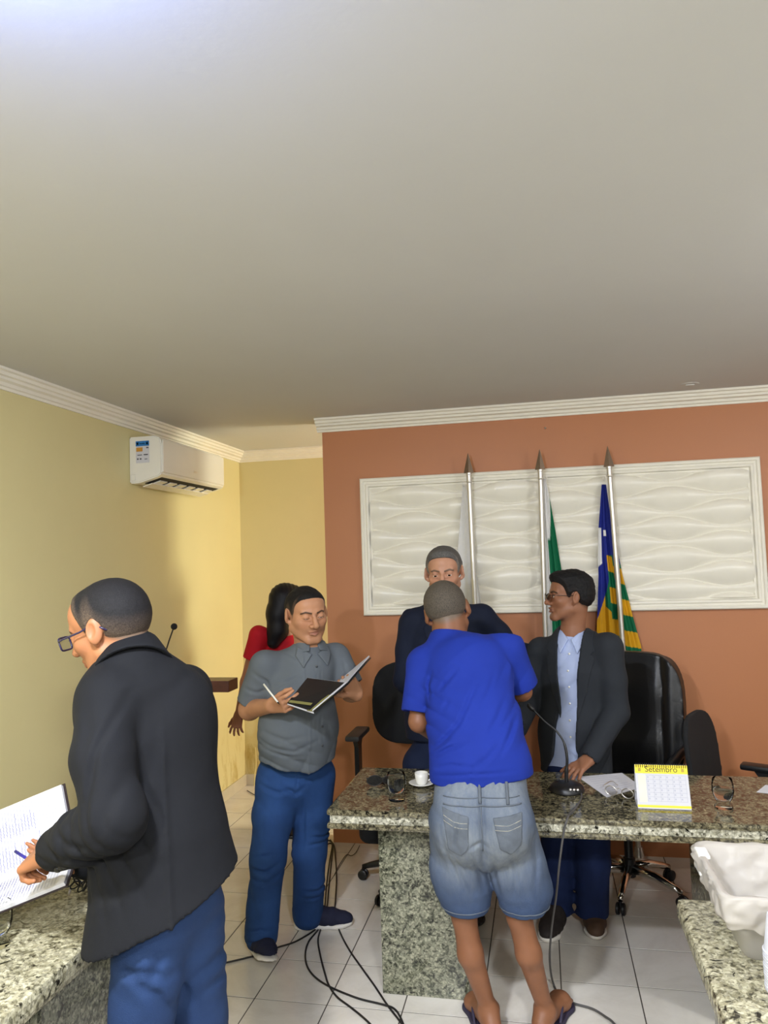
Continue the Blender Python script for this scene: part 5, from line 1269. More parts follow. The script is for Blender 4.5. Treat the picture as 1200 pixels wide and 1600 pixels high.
# ------------------------------------------------------------------ person 3: man in a blue T-shirt leaning over the desk, seen from behind
def man_in_blue_tshirt():
    t = person('man in a blue T-shirt, denim shorts and flip-flops leaning over the desk', (-.17, 2.88, 0))
    f = unit([-.10, 1, 0]); z = V(0, 0, 1); r = np.cross(f, z)
    pel = at(752, 1262, Y=2.74); waist = at(751, 1200, Y=2.76); mid = at(740, 1130, Y=2.83); chest = at(731, 1055, Y=2.92); neck = at(702, 990, Y=3.00)
    Ls, Rs = at(662, 1038, Y=2.96), at(792, 1012, Y=3.0)
    Le, Lw = at(654, 1128, Y=2.90), at(694, 1158, Y=3.14); Re, Rw = at(816, 1080, Y=3.06), at(775, 1098, Y=3.28)
    Lh, Rh = at(716, 1300, Y=2.74), at(792, 1300, Y=2.76); Lk, Rk = at(725, 1430, Y=2.78), at(811, 1430, Y=2.80)
    La, Ra = at(763, 1574, Y=2.83), at(851, 1574, Y=2.88)
    Lm, Rm = at(735, 1490, Y=2.775), at(826, 1490, Y=2.80)
    hd = Head(at(699, 957, Y=3.05), turn(frame_from([.02, 1, .0]), 0, -18, -13), 1.05, (132, 87, 60), (82, 75, 66), (106, 92, 78), (140, 84, 70), width=.98,
              hairline=[(-.13, -.07), (-.085, -.066), (-.045, -.045), (-.028, -.03), (-.012, .016), (.004, .012), (.016, -.012), (.024, -.008), (.034, .03), (.046, .058), (.06, .074), (.075, .083), (.1, .09)])
    B = Sdf(); hd.build(B); B.chain([neck - z * .05, neck, hd.W((0, -.032, -.06))], [.060, .056, .054], .03)
    B.chain([pel, waist, mid, chest, neck - z * .06], [.13, .12, .12, .12, .07], .04, (f, .65)); limb(B, [Ls, Le, Lw], [.042, .036, .027], .02); limb(B, [Rs, Re, Rw], [.042, .036, .027], .02)
    B.chain([Lh, Lk, Lm, La], [.07, .043, .044, .028], .02); B.chain([Rh, Rk, Rm, Ra], [.07, .043, .044, .028], .02)
    for a, d, sd in ((La, unit([-.42, .9, 0]), -1), (Ra, unit([.40, .9, 0]), 1)):
        s_ = np.cross(d, z); heel = V(*(a - d * .035)); heel[2] = .047; ball = a + d * .14; ball[2] = .042
        B.cap(a, heel, .031, .027, .02); B.cap(heel, ball, .026, .030, .03); B.cap(a - z * .02, ball, .030, .024, .03); B.cap(ball + s_ * .014, ball - s_ * .018, .026, .026, .02)
        for k in (-1, 1): B.ell(a + s_ * k * .027 - z * .004, (.014, .014, .016), None, .012)
        for i, o_ in enumerate((-.030, -.012, .003, .017, .030)):
            b0 = ball + s_ * o_ * .9; B.cap(b0, b0 + d * (.055 - .006 * abs(i - 1 if sd > 0 else i - 3)) - z * .01, .011, .0085, .006)
    hand(B, Rw, unit(at(742, 1096, Y=3.38) - Rw), V(-.2, .1, .9) * 0 + np.cross(z, unit(at(742, 1096, Y=3.38) - Rw)), 1, [(.35, .4, .3), (.4, .45, .3), (.45, .5, .3), (.5, .5, .3)], (.7, .3, .3), (.2, .2), .96)
    hand(B, Lw, unit(at(730, 1165, Y=3.22) - Lw), V(0, .3, -1), -1, [(.2, .3, .2)] * 4, (.6, .7, .2), (.2, .2), .96)
    zn = [(hd.c - .13, hd.c + .13, .003), (La - V(.1, .08, .1), La + V(.1, .2, .5), .0045), (Ra - V(.1, .08, .1), Ra + V(.1, .2, .5), .0045)]
    obj('body', sdf_mesh('body', B, .010, zn, hd.color, 1), M['skin'], t); hd.hair_mesh(t, .003, .005, .0005); hd.eyes(t)
    # T-shirt
    S = Sdf(); hz_ = at(750, 1222, Y=2.70)[2]
    S.chain([waist - z * .10, waist, mid, chest, neck - z * .085], [.176, .170, .160, .155, .10], .05, (f, .70)); S.cap(Ls, Rs, .058, .058, .05); S.cap(neck - z * .06, neck - z * .012, .078, .070, .04)
    for a, b, fr in ((Ls, Le, .84), (Rs, Re, .88)):
        d = unit(b - a); L_ = np.linalg.norm(b - a); q = a + d * L_ * fr; S.cap(a, q + d * .04, .066, .072, .03)
        S.cut(lambda P, q=q, d=d: np.where(np.sqrt((((P - q) - ((P - q) @ d)[..., None] * d) ** 2).sum(-1)) < .092, np.where(np.abs((P - q) @ d) < .09, (P - q) @ d, -1), -1))
        S.sub(Sdf().cap(q - d * .04, q + d * .1, .058), .003)
    nk = unit(hd.W((0, -.03, -.06)) - neck); S.plane(neck + nk * .004, unit(nk + f * .25)); S.sub(Sdf().cap(neck - nk * .03, neck + nk * .1, .058), .003)
    S.cut(lambda P: hz_ + .012 * np.sin(9 * ((P - waist) @ r)) - P[..., 2])
    S.disp(folds([.72, .1, -.62], .10, .0085, 1.0, 51, mask=lambda P: np.clip((1.36 - P[..., 2]) * 5, .15, 1))); S.disp(folds([.12, .3, 1], .045, .0065, .9, 52, mask=lambda P: np.clip((1.03 - P[..., 2]) * 7, 0, 1)))
    S.disp(folds([.5, .2, .8], .06, .005, 1.2, 53, mask=near(mid - r * .12 + z * .05, .14)))
    bk_ = lambda P: ((P - mid) @ f < .06) * 1.0
    for px, w_, a_ in (([(684, 1082), (700, 1062), (712, 1048)], .008, .008), ([(716, 1132), (730, 1102), (744, 1070)], .009, .009), ([(678, 1168), (700, 1148), (722, 1122)], .009, .010), ([(677, 1178), (704, 1162), (732, 1150)], .008, .008), ([(784, 1170), (797, 1148), (806, 1122)], .010, .010), ([(740, 1192), (764, 1174), (788, 1150)], .010, .008), ([(682, 1204), (740, 1196), (808, 1196)], .006, .006), ([(684, 1192), (710, 1184), (740, 1186)], .007, .006), ([(752, 1100), (764, 1080), (770, 1058)], .010, .006), ([(760, 1150), (778, 1120), (790, 1090)], .012, .007), ([(668, 1058), (662, 1078), (667, 1100)], .008, .010), ([(800, 1022), (802, 1050), (798, 1074)], .008, .010), ([(690, 1110), (702, 1096)], .008, .006), ([(690, 1002), (735, 996), (780, 1002)], .005, .003)):
        S.disp(crease(px, 2.74, w_, a_ * 1.5, bk_))
    S.sub(Sdf().chain([waist - z * .4, waist - z * .03], [.155, .148], .02, (f, .66)), .004)
    so = part('tshirt', S, .0055, M['tee_blue'], t)
    Rg = Sdf(); nn = unit(nk + f * .25)
    def rib(P):
        q = P - (neck - nk * .003); zz = q @ nn; return np.sqrt((np.sqrt(np.maximum((q * q).sum(-1) - zz * zz, 1e-9)) - .0655 + .25 * zz) ** 2 + (zz * .5) ** 2) - .006
    Rg.add(rib, neck - .12, neck + .12); part('neck_rib', Rg, .003, M['tee_blue'], so)
    # denim shorts
    J = Sdf(); wz = at(750, 1213, Y=2.66)[2]
    J.chain([waist - z * .0, pel - z * .04], [.158, .172], .05, (f, .78)); 
    Lb, Rb = at(729, 1415, Y=2.78), at(815, 1415, Y=2.80)
    for A_ in ([Lh + z * .04 + r * -.004, (Lh + Lb) / 2 + V(-.016, 0, 0), Lb + z * .06 + V(-.006, 0, 0), Lb + z * .01, Lb - z * .03], [Rh + z * .04, (Rh + Rb) / 2 + V(.014, 0, 0), Rb + z * .06 + V(.010, 0, 0), Rb + z * .01 + V(.006, 0, 0), Rb - z * .03]):
        G = Sdf().chain(A_, [.098, .096, .096, .072, .052], .03); gl_, gh_ = G.bounds(); J.add(G, gl_, gh_, .010)
    J.ell(pel - f * .07 + r * .075 - z * .03, (.10, .09, .12), None, .05); J.ell(pel - f * .07 - r * .075 - z * .03, (.10, .09, .12), None, .05)
    J.disp(lambda P: .010 * np.exp(-(((P - pel) @ r) / .010) ** 2) * ((P - pel) @ f < 0) * np.clip((P[..., 2] - .62) * 10, 0, 1))
    J.disp(folds([1, .1, .18], .052, .0055, 1.0, 61, mask=lambda P: np.clip((.62 - P[..., 2]) * 6, .15, 1))); J.disp(folds([.8, .2, .9], .085, .006, 1.3, 62))
    for px, w_, a_ in (([(690, 1290), (700, 1340), (720, 1400)], .010, .007), ([(705, 1330), (722, 1370), (738, 1410)], .009, .008), ([(735, 1330), (745, 1370), (752, 1410)], .009, .007), ([(772, 1340), (770, 1380), (778, 1420)], .010, .008), ([(800, 1340), (806, 1380), (800, 1420)], .010, .008), ([(828, 1300), (838, 1360), (836, 1410)], .010, .007), ([(735, 1322), (750, 1312), (764, 1322)], .008, .007), ([(718, 1255), (714, 1310), (722, 1330)], .007, .006), ([(700, 1232), (712, 1222)], .005, .004), ([(725, 1236), (733, 1220)], .005, .005), ([(770, 1236), (778, 1220)], .005, .005), ([(800, 1232), (806, 1220)], .005, .004)):
        J.disp(crease(px, 2.62, w_, a_ * 1.5))
    hemz2 = at(730, 1434, Y=2.72)[2]; J.cut(lambda P: hemz2 + .0 * P[..., 0] - P[..., 2]); J.plane(waist + z * .012, z)
    J.sub(Sdf().chain([Lb - z * .12, Lb + z * .0], [.062, .054]).chain([Rb - z * .12, Rb], [.062, .054], .004), .003)
    def fade(P):
        q = (P - pel); b = np.exp(-(((np.abs(q @ r) - .075) / .085) ** 2 + ((q[:, 2] + .09) / .13) ** 2)) * (q @ f < .02); up = np.clip((q[:, 2] - .0) / .10, 0, 1)
        lw = np.exp(-((q[:, 2] + .12) / .16) ** 2) * .35; v = np.clip(.95 * b + .75 * up + lw, 0, 1); return np.repeat(v[:, None], 3, 1)
    jo = part('denim_shorts', J, .005, M['denim_faded'], t, color=fade)
    bk = -f
    for sx, poly, nm in ((-1, [(-.135, .025), (-.045, .0), (-.050, -.105), (-.075, -.135), (-.118, -.11)], 'back_pocket'), (1, [(.035, -.005), (.135, .01), (.128, -.095), (.092, -.128), (.055, -.108)], 'back_pocket')):
        W_ = patch(J, pel + z * .02, r, z, poly, .0048, (.0, .30), .003); po = part(nm, W_, .0035, M['denim_pocket'], jo)
        for k in range(2):
            pts = [pel + z * .02 + r * (poly[0][0] + (poly[1][0] - poly[0][0]) * u_) + z * (poly[0][1] - .030 - .016 * k + (poly[1][1] - poly[0][1]) * u_ + .018 * abs(u_ - .5)) for u_ in np.linspace(.06, .94, 12)]
            out = []
            for p in pts:
                P = p[None] + bk[None] * np.linspace(.25, 0, 300)[:, None]; d = J(P); kk = np.nonzero(d < .0045)[0]
                if len(kk): out.append(P[kk[0]])
            if len(out) > 3: obj('stitching', tubem(out, .0014, 5), M['stitch'], po, smooth=True)
    # belt loops, yoke seam
    def on_back(x, zz, lift=.002):
        P = (pel + r * x + z * zz)[None] + bk[None] * np.linspace(.28, -.05, 500)[:, None]; d = J(P); kk = np.nonzero(d < lift)[0]; return P[kk[0]] if len(kk) else pel + r * x + z * zz + bk * .15
    for x in (-.005, .088):
        obj('belt_loop', tubem([on_back(x, h_, .004) for h_ in np.linspace(.055, .118, 6)], .0055, 6), M['denim_pocket'], jo, smooth=True)
    obj('yoke_seam', tubem([on_back(x, .052 - .10 * (.12 - abs(x)) * .35) for x in np.linspace(-.13, .135, 26)], .0026, 6), M['denim_pocket'], jo, smooth=True)
    obj('centre_seam', tubem([on_back(-.002, h_, .001) for h_ in np.linspace(.05, -.10, 12)], .0026, 6), M['denim_pocket'], jo, smooth=True)
    obj('waistband_seam', tubem([on_back(x, .073) for x in np.linspace(-.13, .13, 22)], .0018, 6), M['denim_pocket'], jo, smooth=True)
    for Lq, hs_ in ((Lb, -1), (Rb, 1)):
        ring = []
        for a in np.linspace(0, 6.283, 37)[:-1]:
            dvec = V(math.cos(a), math.sin(a), 0); P = V(Lq[0], Lq[1], hemz2 + .022)[None] + dvec[None] * np.linspace(.14 if dvec @ r * hs_ > -.3 else .085, .03, 260)[:, None]; d = J(P); kk = np.nonzero(d < .0015)[0]
            if len(kk): ring.append(P[kk[0]])
        obj('hem_seam', tubem(ring, .0022, 5, True), M['denim_pocket'], jo, smooth=True)
    # flip-flops
    for a, d, lb in ((La, unit([-.42, .9, 0]), 'left'), (Ra, unit([.40, .9, 0]), 'right')):
        s_ = np.cross(d, z); hp = V(*(a - d * .075)); hp[2] = 0; S2 = Sdf(); S2.cap(hp + d * .035 + z * .009, hp + d * .14 + z * .009, .040, .036, .02, (z, .5)); S2.cap(hp + d * .14 + z * .009, hp + d * .235 + z * .009, .036, .046, .03, (z, .5)); S2.plane([0, 0, 0.0004], -z); S2.plane([0, 0, .019], z)
        fo = part('flip_flop', S2, .004, M['flip_sole'], t); b0 = hp + d * .225 + z * .02
        for k in (-1, 1): obj('strap', tubem(catmull([b0, b0 - d * .03 + s_ * k * .012 + z * .030, b0 - d * .075 + s_ * k * .034 + z * .032, b0 - d * .115 + s_ * k * .042 + z * .004], 5), .0055, 6), M['flip_sole'], fo, smooth=True)
M['tee_blue'] = cloth('royal_blue_jersey', (24, 46, 138), .85, .08, 5, .2, 480)
M['denim_faded'] = cloth('faded_denim', (54, 72, 104), .9, .2, 9, .6, 380, 0, (130, 136, 140))
M['denim_pocket'] = cloth('worn_grey_denim', (96, 102, 110), .9, .25, 12, .6, 380)
M['stitch'] = plain('pale_stitch', (150, 148, 136), .8); M['flip_sole'] = plain('dark_purple_rubber', (44, 38, 60), .7)
man_in_blue_tshirt()

# ------------------------------------------------------------------ jacket front shared by the two suited men
def suit(t, J, f, m_jacket, m_shirt, m_tr, h=.0055, gap=(.05, .03), hem=None, open_dir=0.0, low=1.5, seeds=(71, 72), fw=.72, widths=(.185, .172, .172, .13), shirt=True, gp=None):
    z = V(0, 0, 1); r = np.cross(f, z); neck, chest, waist, hips = J['neck'], J['chest'], J['waist'], J['hips']
    K = Sdf(); K.chain([hips - z * .14, waist, chest, neck - z * .09], list(widths), .05, (f, fw)); K.cap(J['Rs'], J['Ls'], .064, .064, .045); K.cap(neck - z * .07 - f * .01, neck - z * .02, .088, .068, .04)
    K.cut(lambda P: hem - P[..., 2])
    if shirt:
        g = poly2([(open_dir - gap[0], .10), (open_dir - gap[0] * .95, -.05), (open_dir - gap[1], -.34), (open_dir - gap[1] * low, -.85), (open_dir + gap[1] * low, -.85), (open_dir + gap[1], -.34), (open_dir + gap[0] * .95, -.05), (open_dir + gap[0], .10)])
        g = poly2(gp) if gp else g
        base = Sdf(); base.ops = list(K.ops)
        K.cut(lambda P: np.where((P - chest) @ f > -.0, -g((P - neck) @ r, P[..., 2] - neck[2]), -1))
        Sh = Sdf(); Sh.chain([hips - z * .08, waist, chest, neck - z * .10], [x * .86 for x in widths], .05, (f, fw)); Sh.cap(neck - z * .07, neck - z * .03, .075, .060, .04); Sh.cut(lambda P: hem + .012 - P[..., 2]); Sh.disp(folds([.6, .2, -.5], .10, .005, 1.2, seeds[1] + 5))
        so = part('shirt', Sh, h, m_shirt, t)
        for i in range(6):
            P = (neck - z * (.085 + .075 * i) + r * open_dir)[None] + f[None] * np.linspace(.30, 0, 300)[:, None]; d = Sh(P); kk = np.nonzero(d < .001)[0]
            if len(kk): obj('button', lathe(bmesh.new(), [(0, 0), (.005, 0), (.005, .002), (0, .0026)], P[kk[0]], 10, f), M['white_plastic'], so, smooth=True)
        for sg in (-1, 1):
            pl = [(open_dir + sg * .006, -.02), (open_dir + sg * .062, .035), (open_dir + sg * .074, -.01), (open_dir + sg * .040, -.085)]
            part('collar_wing', patch(Sh, neck, r, z, pl, .012, (-.2, .0), .004), .0035, m_shirt, so)
    for a, e, w_ in (('Rs', 'Re', 'Rw'), ('Ls', 'Le', 'Lw')):
        A_, E_, W_ = J[a], J[e], J[w_]; d = unit(W_ - E_); G = Sdf().chain([A_, (A_ + E_) / 2, E_, W_ - d * .025], [.068, .066, .060, .046], .022); gl_, gh_ = G.bounds(); K.add(G, gl_, gh_, .022); K.sub(Sdf().cap(W_ - d * .03, W_ + d * .08, .037), .002)
        K.disp(folds(E_ - A_ + (W_ - E_), .055, .006, 1.1, seeds[0], mask=near(E_, .12)))
    K.disp(folds([.5, .2, -.7], .13, .005, 1.1, seeds[1]))
    ko = part('jacket', K, h, m_jacket, t)
    if shirt:
        for sg in (-1, 1):
            x0 = open_dir + sg * gap[0]; pl = [(x0 + sg * .0, .06), (x0 + sg * .035, .02), (x0 + sg * .058, -.07), (x0 + sg * .040, -.085), (x0 + sg * .058, -.105), (x0 + sg * .02, -.26), (open_dir + sg * gap[1] + sg * .004, -.38), (open_dir + sg * gap[1], -.34), (x0 - sg * gap[0] * .05, -.05)]
            part('lapel', patch(base, neck, r, z, pl, .006, (-.24, .06), .003), .0035, m_jacket, ko)
    C = Sdf(); ax_ = unit(z + f * .12)
    def ring(P):
        q = P - (neck - ax_ * .045); zz = q @ ax_; rr = np.sqrt(np.maximum((q * q).sum(-1) - zz * zz, 1e-9)); return np.maximum(np.abs(rr - (.094 - .02 * np.clip(zz / .055, 0, 1))) - .006, np.maximum(-zz, zz - .06))
    C.add(ring, neck - .15, neck + .15); C.cut(lambda P: (P - neck) @ f - .03); part('collar', C, .0035, m_jacket, ko)
    T = Sdf()
    for a, k_, n_ in (('Rh', 'Rk', 'Ra'), ('Lh', 'Lk', 'La')): T.chain([J[a], J[k_], J[n_]], [.098, .076, .072], .03)
    T.chain([hips + z * .03, hips - z * .08], [.14, .145], .03, (f, .75)); T.disp(folds([.2, .2, 1], .08, .007, 1.3, seeds[0] + 9, mask=lambda P: np.clip((.5 - P[..., 2]) * 4, .2, 1))); T.cut(lambda P: .055 - P[..., 2])
    part('trousers', T, .007, m_tr, t)
    return ko
# ------------------------------------------------------------------ person 4: man in a navy suit behind the desk
def man_in_navy_suit():
    t = person('man in a navy suit with grey hair standing behind the desk facing the viewer', (-.46, 3.66, 0))
    f = unit([.06, -1, 0]); z = V(0, 0, 1)
    J = dict(neck=at(696, 944, Y=3.66), chest=at(695, 1010, Y=3.66), waist=at(692, 1110, Y=3.66), hips=at(690, 1180, Y=3.66), Rs=at(646, 972, Y=3.66), Ls=at(752, 966, Y=3.68), Re=at(634, 1062, Y=3.64), Rw=at(690, 1095, Y=3.48), Le=at(800, 1018, Y=3.80), Lw=at(862, 1030, Y=3.90))
    hz2 = J['hips']
    for s, x in (('R', -.095), ('L', .095)):
        J[s + 'h'] = hz2 + V(x, 0, -.05); J[s + 'k'] = V(hz2[0] + x * 1.1, 3.65, .47); J[s + 'a'] = V(hz2[0] + x * 1.15, 3.69, .09)
    hd = Head(at(694, 896, Y=3.65), turn(frame_from(f), -2, -8, 2), 1.06, (186, 136, 108), (92, 90, 88), (132, 122, 112), (156, 100, 88), (84, 72, 64), width=1.0, lid=.04, beard=.05)
    B = Sdf(); hd.build(B); B.chain([J['neck'] - z * .06, J['neck'], hd.W((0, -.03, -.06))], [.062, .060, .058], .03)
    B.chain([J['hips'], J['chest'], J['neck'] - z * .06], [.12, .12, .07], .04, (f, .6)); limb(B, [J['Rs'], J['Re'], J['Rw']], [.045, .038, .027], .02); limb(B, [J['Ls'], J['Le'], J['Lw']], [.045, .038, .027], .02)
    for s in 'RL': limb(B, [J[s + 'h'], J[s + 'k'], J[s + 'a']], [.08, .055, .036])
    u1 = unit(at(728, 1100, Y=3.40) - J['Rw']); hand(B, J['Rw'], u1, np.cross(z, u1), 1, [(.35, .4, .3), (.4, .45, .3), (.45, .5, .3), (.5, .5, .3)], (.7, .3, .3), (.2, .2), 1.0)
    hand(B, J['Lw'], V(1, .0, -.08), V(0, -1, .1), -1, [(.15, .2, .1)] * 4, (.6, .7, .1), (.2, .2), 1.0)
    obj('body', sdf_mesh('body', B, .011, [(hd.c - .13, hd.c + .13, .003)], hd.color, 1), M['skin'], t); hd.hair_mesh(t, .003, .007, .0006, front=.006, top=.004); hd.eyes(t, (70, 52, 40), (0, -.25))
    suit(t, J, f, M['suit_navy'], M['shirt_white'], M['trouser_navy'], .006, (.045, .012), at(690, 1158, Y=3.58)[2], 0, .0, (71, 72), .70, (.185, .175, .172, .13))
    for x in (-.11, .11): shoe(t, V(hz2[0] + x, 3.87, 0), V(hz2[0] + x * 1.2, 3.60, 0), z, .27, M['shoe_dark'], M['black_plastic'], .006)
M['suit_navy'] = cloth('navy_wool', (18, 25, 44), .8, .08, 6, .2, 500); M['trouser_navy'] = cloth('navy_trousers', (20, 30, 56), .8, .08, 6, .2, 500); M['shirt_white'] = cloth('white_shirt', (214, 214, 216), .8)
man_in_navy_suit()
# ------------------------------------------------------------------ person 5: man in a charcoal jacket with glasses, right of the desk
def man_in_grey_jacket():
    t = person('man in a charcoal jacket, pale blue shirt and glasses looking left behind the desk', (.07, 3.72, 0))
    f = unit([-.40, -.92, 0]); z = V(0, 0, 1); r = np.cross(f, z)
    J = dict(neck=at(895, 990, Y=3.72), chest=at(900, 1050, Y=3.71), waist=at(898, 1140, Y=3.71), hips=at(898, 1215, Y=3.72), Rs=at(846, 1018, Y=3.80), Ls=at(950, 1012, Y=3.64), Re=at(826, 1092, Y=3.78), Rw=at(806, 1142, Y=3.60), Le=at(962, 1112, Y=3.62), Lw=at(921, 1186, Y=3.47),
             Rh=at(876, 1240, Y=3.75), Lh=at(922, 1240, Y=3.70), Rk=at(871, 1345, Y=3.72), Lk=at(926, 1345, Y=3.68), Ra=at(868, 1440, Y=3.70), La=at(926, 1442, Y=3.70))
    hd = Head(at(889, 934, Y=3.70), turn(frame_from([-.95, -.22, 0]), 0, 3, 2), .98, (142, 96, 70), (20, 19, 20), (34, 28, 26), (120, 74, 62), width=.98, lid=.4,
              hairline=[(-.13, -.06), (-.085, -.058), (-.045, -.04), (-.028, -.02), (-.012, .016), (.004, .012), (.016, -.004), (.024, .0), (.034, .03), (.046, .055), (.06, .068), (.075, .074), (.1, .08)])
    B = Sdf(); hd.build(B); B.chain([J['neck'] - z * .06, J['neck'], hd.W((0, -.032, -.06))], [.058, .056, .054], .03)
    B.chain([J['hips'], J['chest'], J['neck'] - z * .06], [.11, .11, .07], .04, (f, .6)); limb(B, [J['Rs'], J['Re'], J['Rw']], [.04, .036, .026], .02); limb(B, [J['Ls'], J['Le'], J['Lw']], [.04, .036, .026], .02)
    for s in 'RL': limb(B, [J[s + 'h'], J[s + 'k'], J[s + 'a']], [.078, .052, .036])
    u = unit(at(896, 1205, Y=3.40) - J['Lw']); hand(B, J['Lw'], u, V(-.3, -.1, -1), -1, [(.25, .35, .2), (.3, .4, .2), (.35, .4, .2), (.4, .4, .2)], (.75, .55, .2), (.1, .2), .96)
    hand(B, J['Rw'], V(-.35, -.55, -.65), V(.5, -.3, -.2), 1, [(.3, .4, .2)] * 4, (.7, .5, .2), (.2, .2), .96)
    obj('body', sdf_mesh('body', B, .011, [(hd.c - .13, hd.c + .13, .0028), (J['Lw'] - .12, J['Lw'] + .1, .0038)], hd.color, 1), M['skin'], t); hd.hair_mesh(t, .003, .012, .0016, top=.012, front=.004); hd.eyes(t)
    suit(t, J, f, M['suit_grey'], M['shirt_sky'], M['jeans_dark'], .0055, (.062, .036), at(898, 1212, Y=3.66)[2], -.012, 1.7, (81, 82), .68, (.176, .162, .160, .12), gp=[(.055, .1), (.050, -.05), (.040, -.34), (.085, -.56), (.15, -.68), (.15, -.85), (-.02, -.85), (-.035, -.60), (-.045, -.34), (-.065, -.05), (-.07, .1)])
    shoe(t, at(872, 1446, Y=3.70) * [1, 1, 0], at(853, 1462, Y=3.52) * [1, 1, 0], z, .27, M['shoe_dark'], M['shoe_white'], .005); shoe(t, V(.165, 3.82, 0), V(.165, 3.56, 0), z, .27, M['shoe_brown'], M['shoe_white'], .005)
    gf = obj('glasses_frame', tube_group([[hd.W((q * .034 + .024 * math.cos(a), .112 - abs(q * .034 + .024 * math.cos(a)) * .12, .003 + .0165 * math.sin(a))) for a in np.linspace(0, 6.283, 20)[:-1]] for q in (-1, 1)], .0014, True), M['dark_metal'], t, smooth=True)
    for q in (-1, 1):
        obj('temple', tubem([hd.W(p) for p in ((q * .058, .105, .010), (q * .074, .085, .012), (q * .079, .03, .010), (q * .080, -.004, .012), (q * .078, -.03, .002))], .0016, 6), M['dark_metal'], gf, smooth=True)
        ring = [hd.W((q * .034 + .023 * math.cos(a), .112 - abs(q * .034 + .023 * math.cos(a)) * .12, .003 + .0155 * math.sin(a))) for a in np.linspace(0, 6.283, 18)[:-1]]; bm = bmesh.new(); prism(bm, ring, hd.R[:, 1] * .001); obj('lens', bm, M['amber_lens'], gf)
    obj('bridge', tubem([hd.W((-.01, .112, .007)), hd.W((0, .115, .010)), hd.W((.01, .112, .007))], .0014, 6), M['dark_metal'], gf, smooth=True)
M['suit_grey'] = cloth('charcoal_wool', (38, 41, 46), .85, .08, 6, .2, 500); M['shirt_sky'] = cloth('pale_blue_shirt', (164, 176, 208), .8, .06); M['jeans_dark'] = cloth('dark_denim', (22, 36, 74), .85, .2, 6, .4, 420)
M['dark_metal'] = plain('dark_metal', (60, 46, 40), .35, .6)
k = NT('amber_lens'); k.b.inputs['Transmission Weight'].default_value = 1; k.b.inputs['Roughness'].default_value = 0; k.b.inputs['IOR'].default_value = 1.05; k.b.inputs['Base Color'].default_value = (.45, .34, .22, 1); M['amber_lens'] = k.m
man_in_grey_jacket()
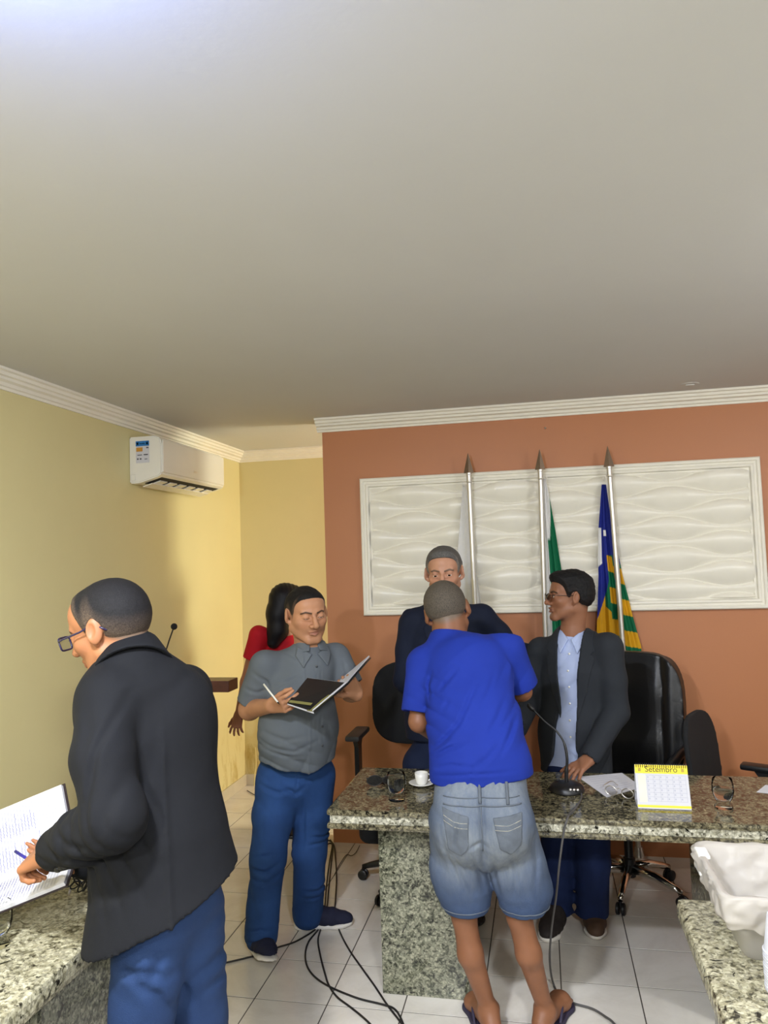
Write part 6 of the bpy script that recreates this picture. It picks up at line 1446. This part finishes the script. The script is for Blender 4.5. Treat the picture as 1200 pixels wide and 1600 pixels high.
# ------------------------------------------------------------------ person 6: woman in a red top walking away behind the grey shirted man
def woman_in_red():
    t = person('woman in a red top with long black hair seen from behind the grey shirted man', (-1.62, 4.78, 0))
    f = unit([.35, .94, 0]); z = V(0, 0, 1); r = np.cross(f, z); Y = 4.72
    neck = at(445, 985, Y=Y); chest = at(437, 1045, Y=Y); waist = at(440, 1120, Y=Y); hips = at(446, 1180, Y=Y)
    Ls, Rs = at(404, 992, Y=Y - .06), at(474, 1004, Y=Y + .10); Le, Lw = at(385, 1066, Y=Y - .04), at(374, 1114, Y=Y - .08); Re, Rw = at(492, 1080, Y=Y + .12), at(486, 1140, Y=Y + .02)
    hd = Head(at(452, 942, Y=Y), turn(frame_from([.6, .8, 0]), 0, -4, 0), .96, (156, 106, 78), (18, 17, 22), lips=(150, 84, 80), width=.95)
    B = Sdf(); hd.build(B); B.chain([neck - z * .06, neck, hd.W((0, -.03, -.06))], [.05, .05, .05], .03); B.chain([hips, waist, chest, neck - z * .06], [.13, .11, .12, .06], .04, (f, .7))
    limb(B, [Ls, Le, Lw], [.045, .039, .027], .02); limb(B, [Rs, Re, Rw], [.045, .038, .026], .02)
    u = unit(at(368, 1142, Y=Y - .09) - Lw); hand(B, Lw, u, unit(np.cross(u, V(-.3, 1, 0))) * -.3 + V(.4, .8, 0), -1, [(.15, .3, .2), (.2, .3, .2), (.25, .35, .2), (.3, .4, .2)], (.75, .55, .2), (.1, .2), .95, .22)
    hand(B, Rw, V(0, -.1, -1), V(-.6, .6, 0), 1, [(.2, .3, .2)] * 4, s=.92)
    Lh, Rh = hips - r * .085 - z * .04, hips + r * .085 - z * .04; Lk, Rk = V(Lh[0], Lh[1] + .03, .45), V(Rh[0], Rh[1] - .02, .45); La, Ra = V(Lk[0], Lk[1] - .06, .09), V(Rk[0], Rk[1] - .02, .09)
    limb(B, [Lh, Lk, La], [.085, .055, .035]); limb(B, [Rh, Rk, Ra], [.085, .055, .035])
    obj('body', sdf_mesh('body', B, .010, [(hd.c - .12, hd.c + .12, .005), (Lw - .12, Lw + .1, .004)], hd.color, 1), M['skin'], t)
    H = Sdf(); hd.skull(H, .02, .014); bk = hd.R[:, 1]; c = hd.c
    H.chain([c - bk * .05 + z * .03, c - bk * .085 - z * .07, at(434, 985, Y=Y - .08), at(427, 1004, Y=Y - .10)], [.085, .075, .062, .040], .04); H.cut(lambda P: np.minimum((P - c) @ bk - .045 - .3 * np.clip((P[..., 2] - c[2]), -1, .1), .15 - 0 * P[..., 2]))
    H.disp(folds([.9, .5, .1], .028, .006, .8, 91)); part('hair', H, .006, M['hair_black'], t)
    obj('hair_clip', lathe(bmesh.new(), [(0, 0), (.008, .001), (.006, .006), (0, .007)], at(443, 944, Y=Y - .115), 10, (0, -1, 0)), M['steel'], t, smooth=True)
    S = Sdf(); S.chain([hips - z * .06, waist, chest, neck - z * .09], [.165, .142, .145, .09], .05, (f, .72)); S.cap(Ls, Rs, .048, .048, .045)
    for a, b, fr in ((Ls, Le, .50), (Rs, Re, .5)):
        d = unit(b - a); L_ = np.linalg.norm(b - a); q = a + d * L_ * fr; S.cap(a, q, .060, .064, .03)
        S.cut(lambda P, q=q, d=d: np.where(np.sqrt((((P - q) - ((P - q) @ d)[..., None] * d) ** 2).sum(-1)) < .085, np.where(np.abs((P - q) @ d) < .09, (P - q) @ d, -1), -1)); S.sub(Sdf().cap(q - d * .03, q + d * .1, .054), .003)
    S.plane(neck + z * .045, z); S.cut(lambda P: hips[2] - .08 - P[..., 2]); S.disp(folds([.6, .2, -.6], .09, .005, 1.2, 92)); part('top', S, .007, M['red_jersey'], t)
    T = Sdf(); limb(T, [Lh, Lk, La], [.10, .07, .06]); limb(T, [Rh, Rk, Ra], [.10, .07, .06]); T.chain([hips + z * .02, hips - z * .06], [.15, .16], .03, (f, .75)); T.cut(lambda P: .05 - P[..., 2]); part('trousers', T, .009, M['trouser_black'], t)
    for a in (La, Ra): shoe(t, V(a[0] - f[0] * .06, a[1] - f[1] * .06, 0), V(a[0] + f[0] * .18, a[1] + f[1] * .18, 0), z, .24, M['shoe_dark'], M['black_plastic'], .007)
M['hair_black'] = cloth('long_black_hair', (15, 14, 20), .5, .2, 20, .5, 300); M['red_jersey'] = cloth('red_jersey', (176, 20, 34), .8, .06); M['trouser_black'] = cloth('black_trousers', (26, 26, 30), .85)
woman_in_red()
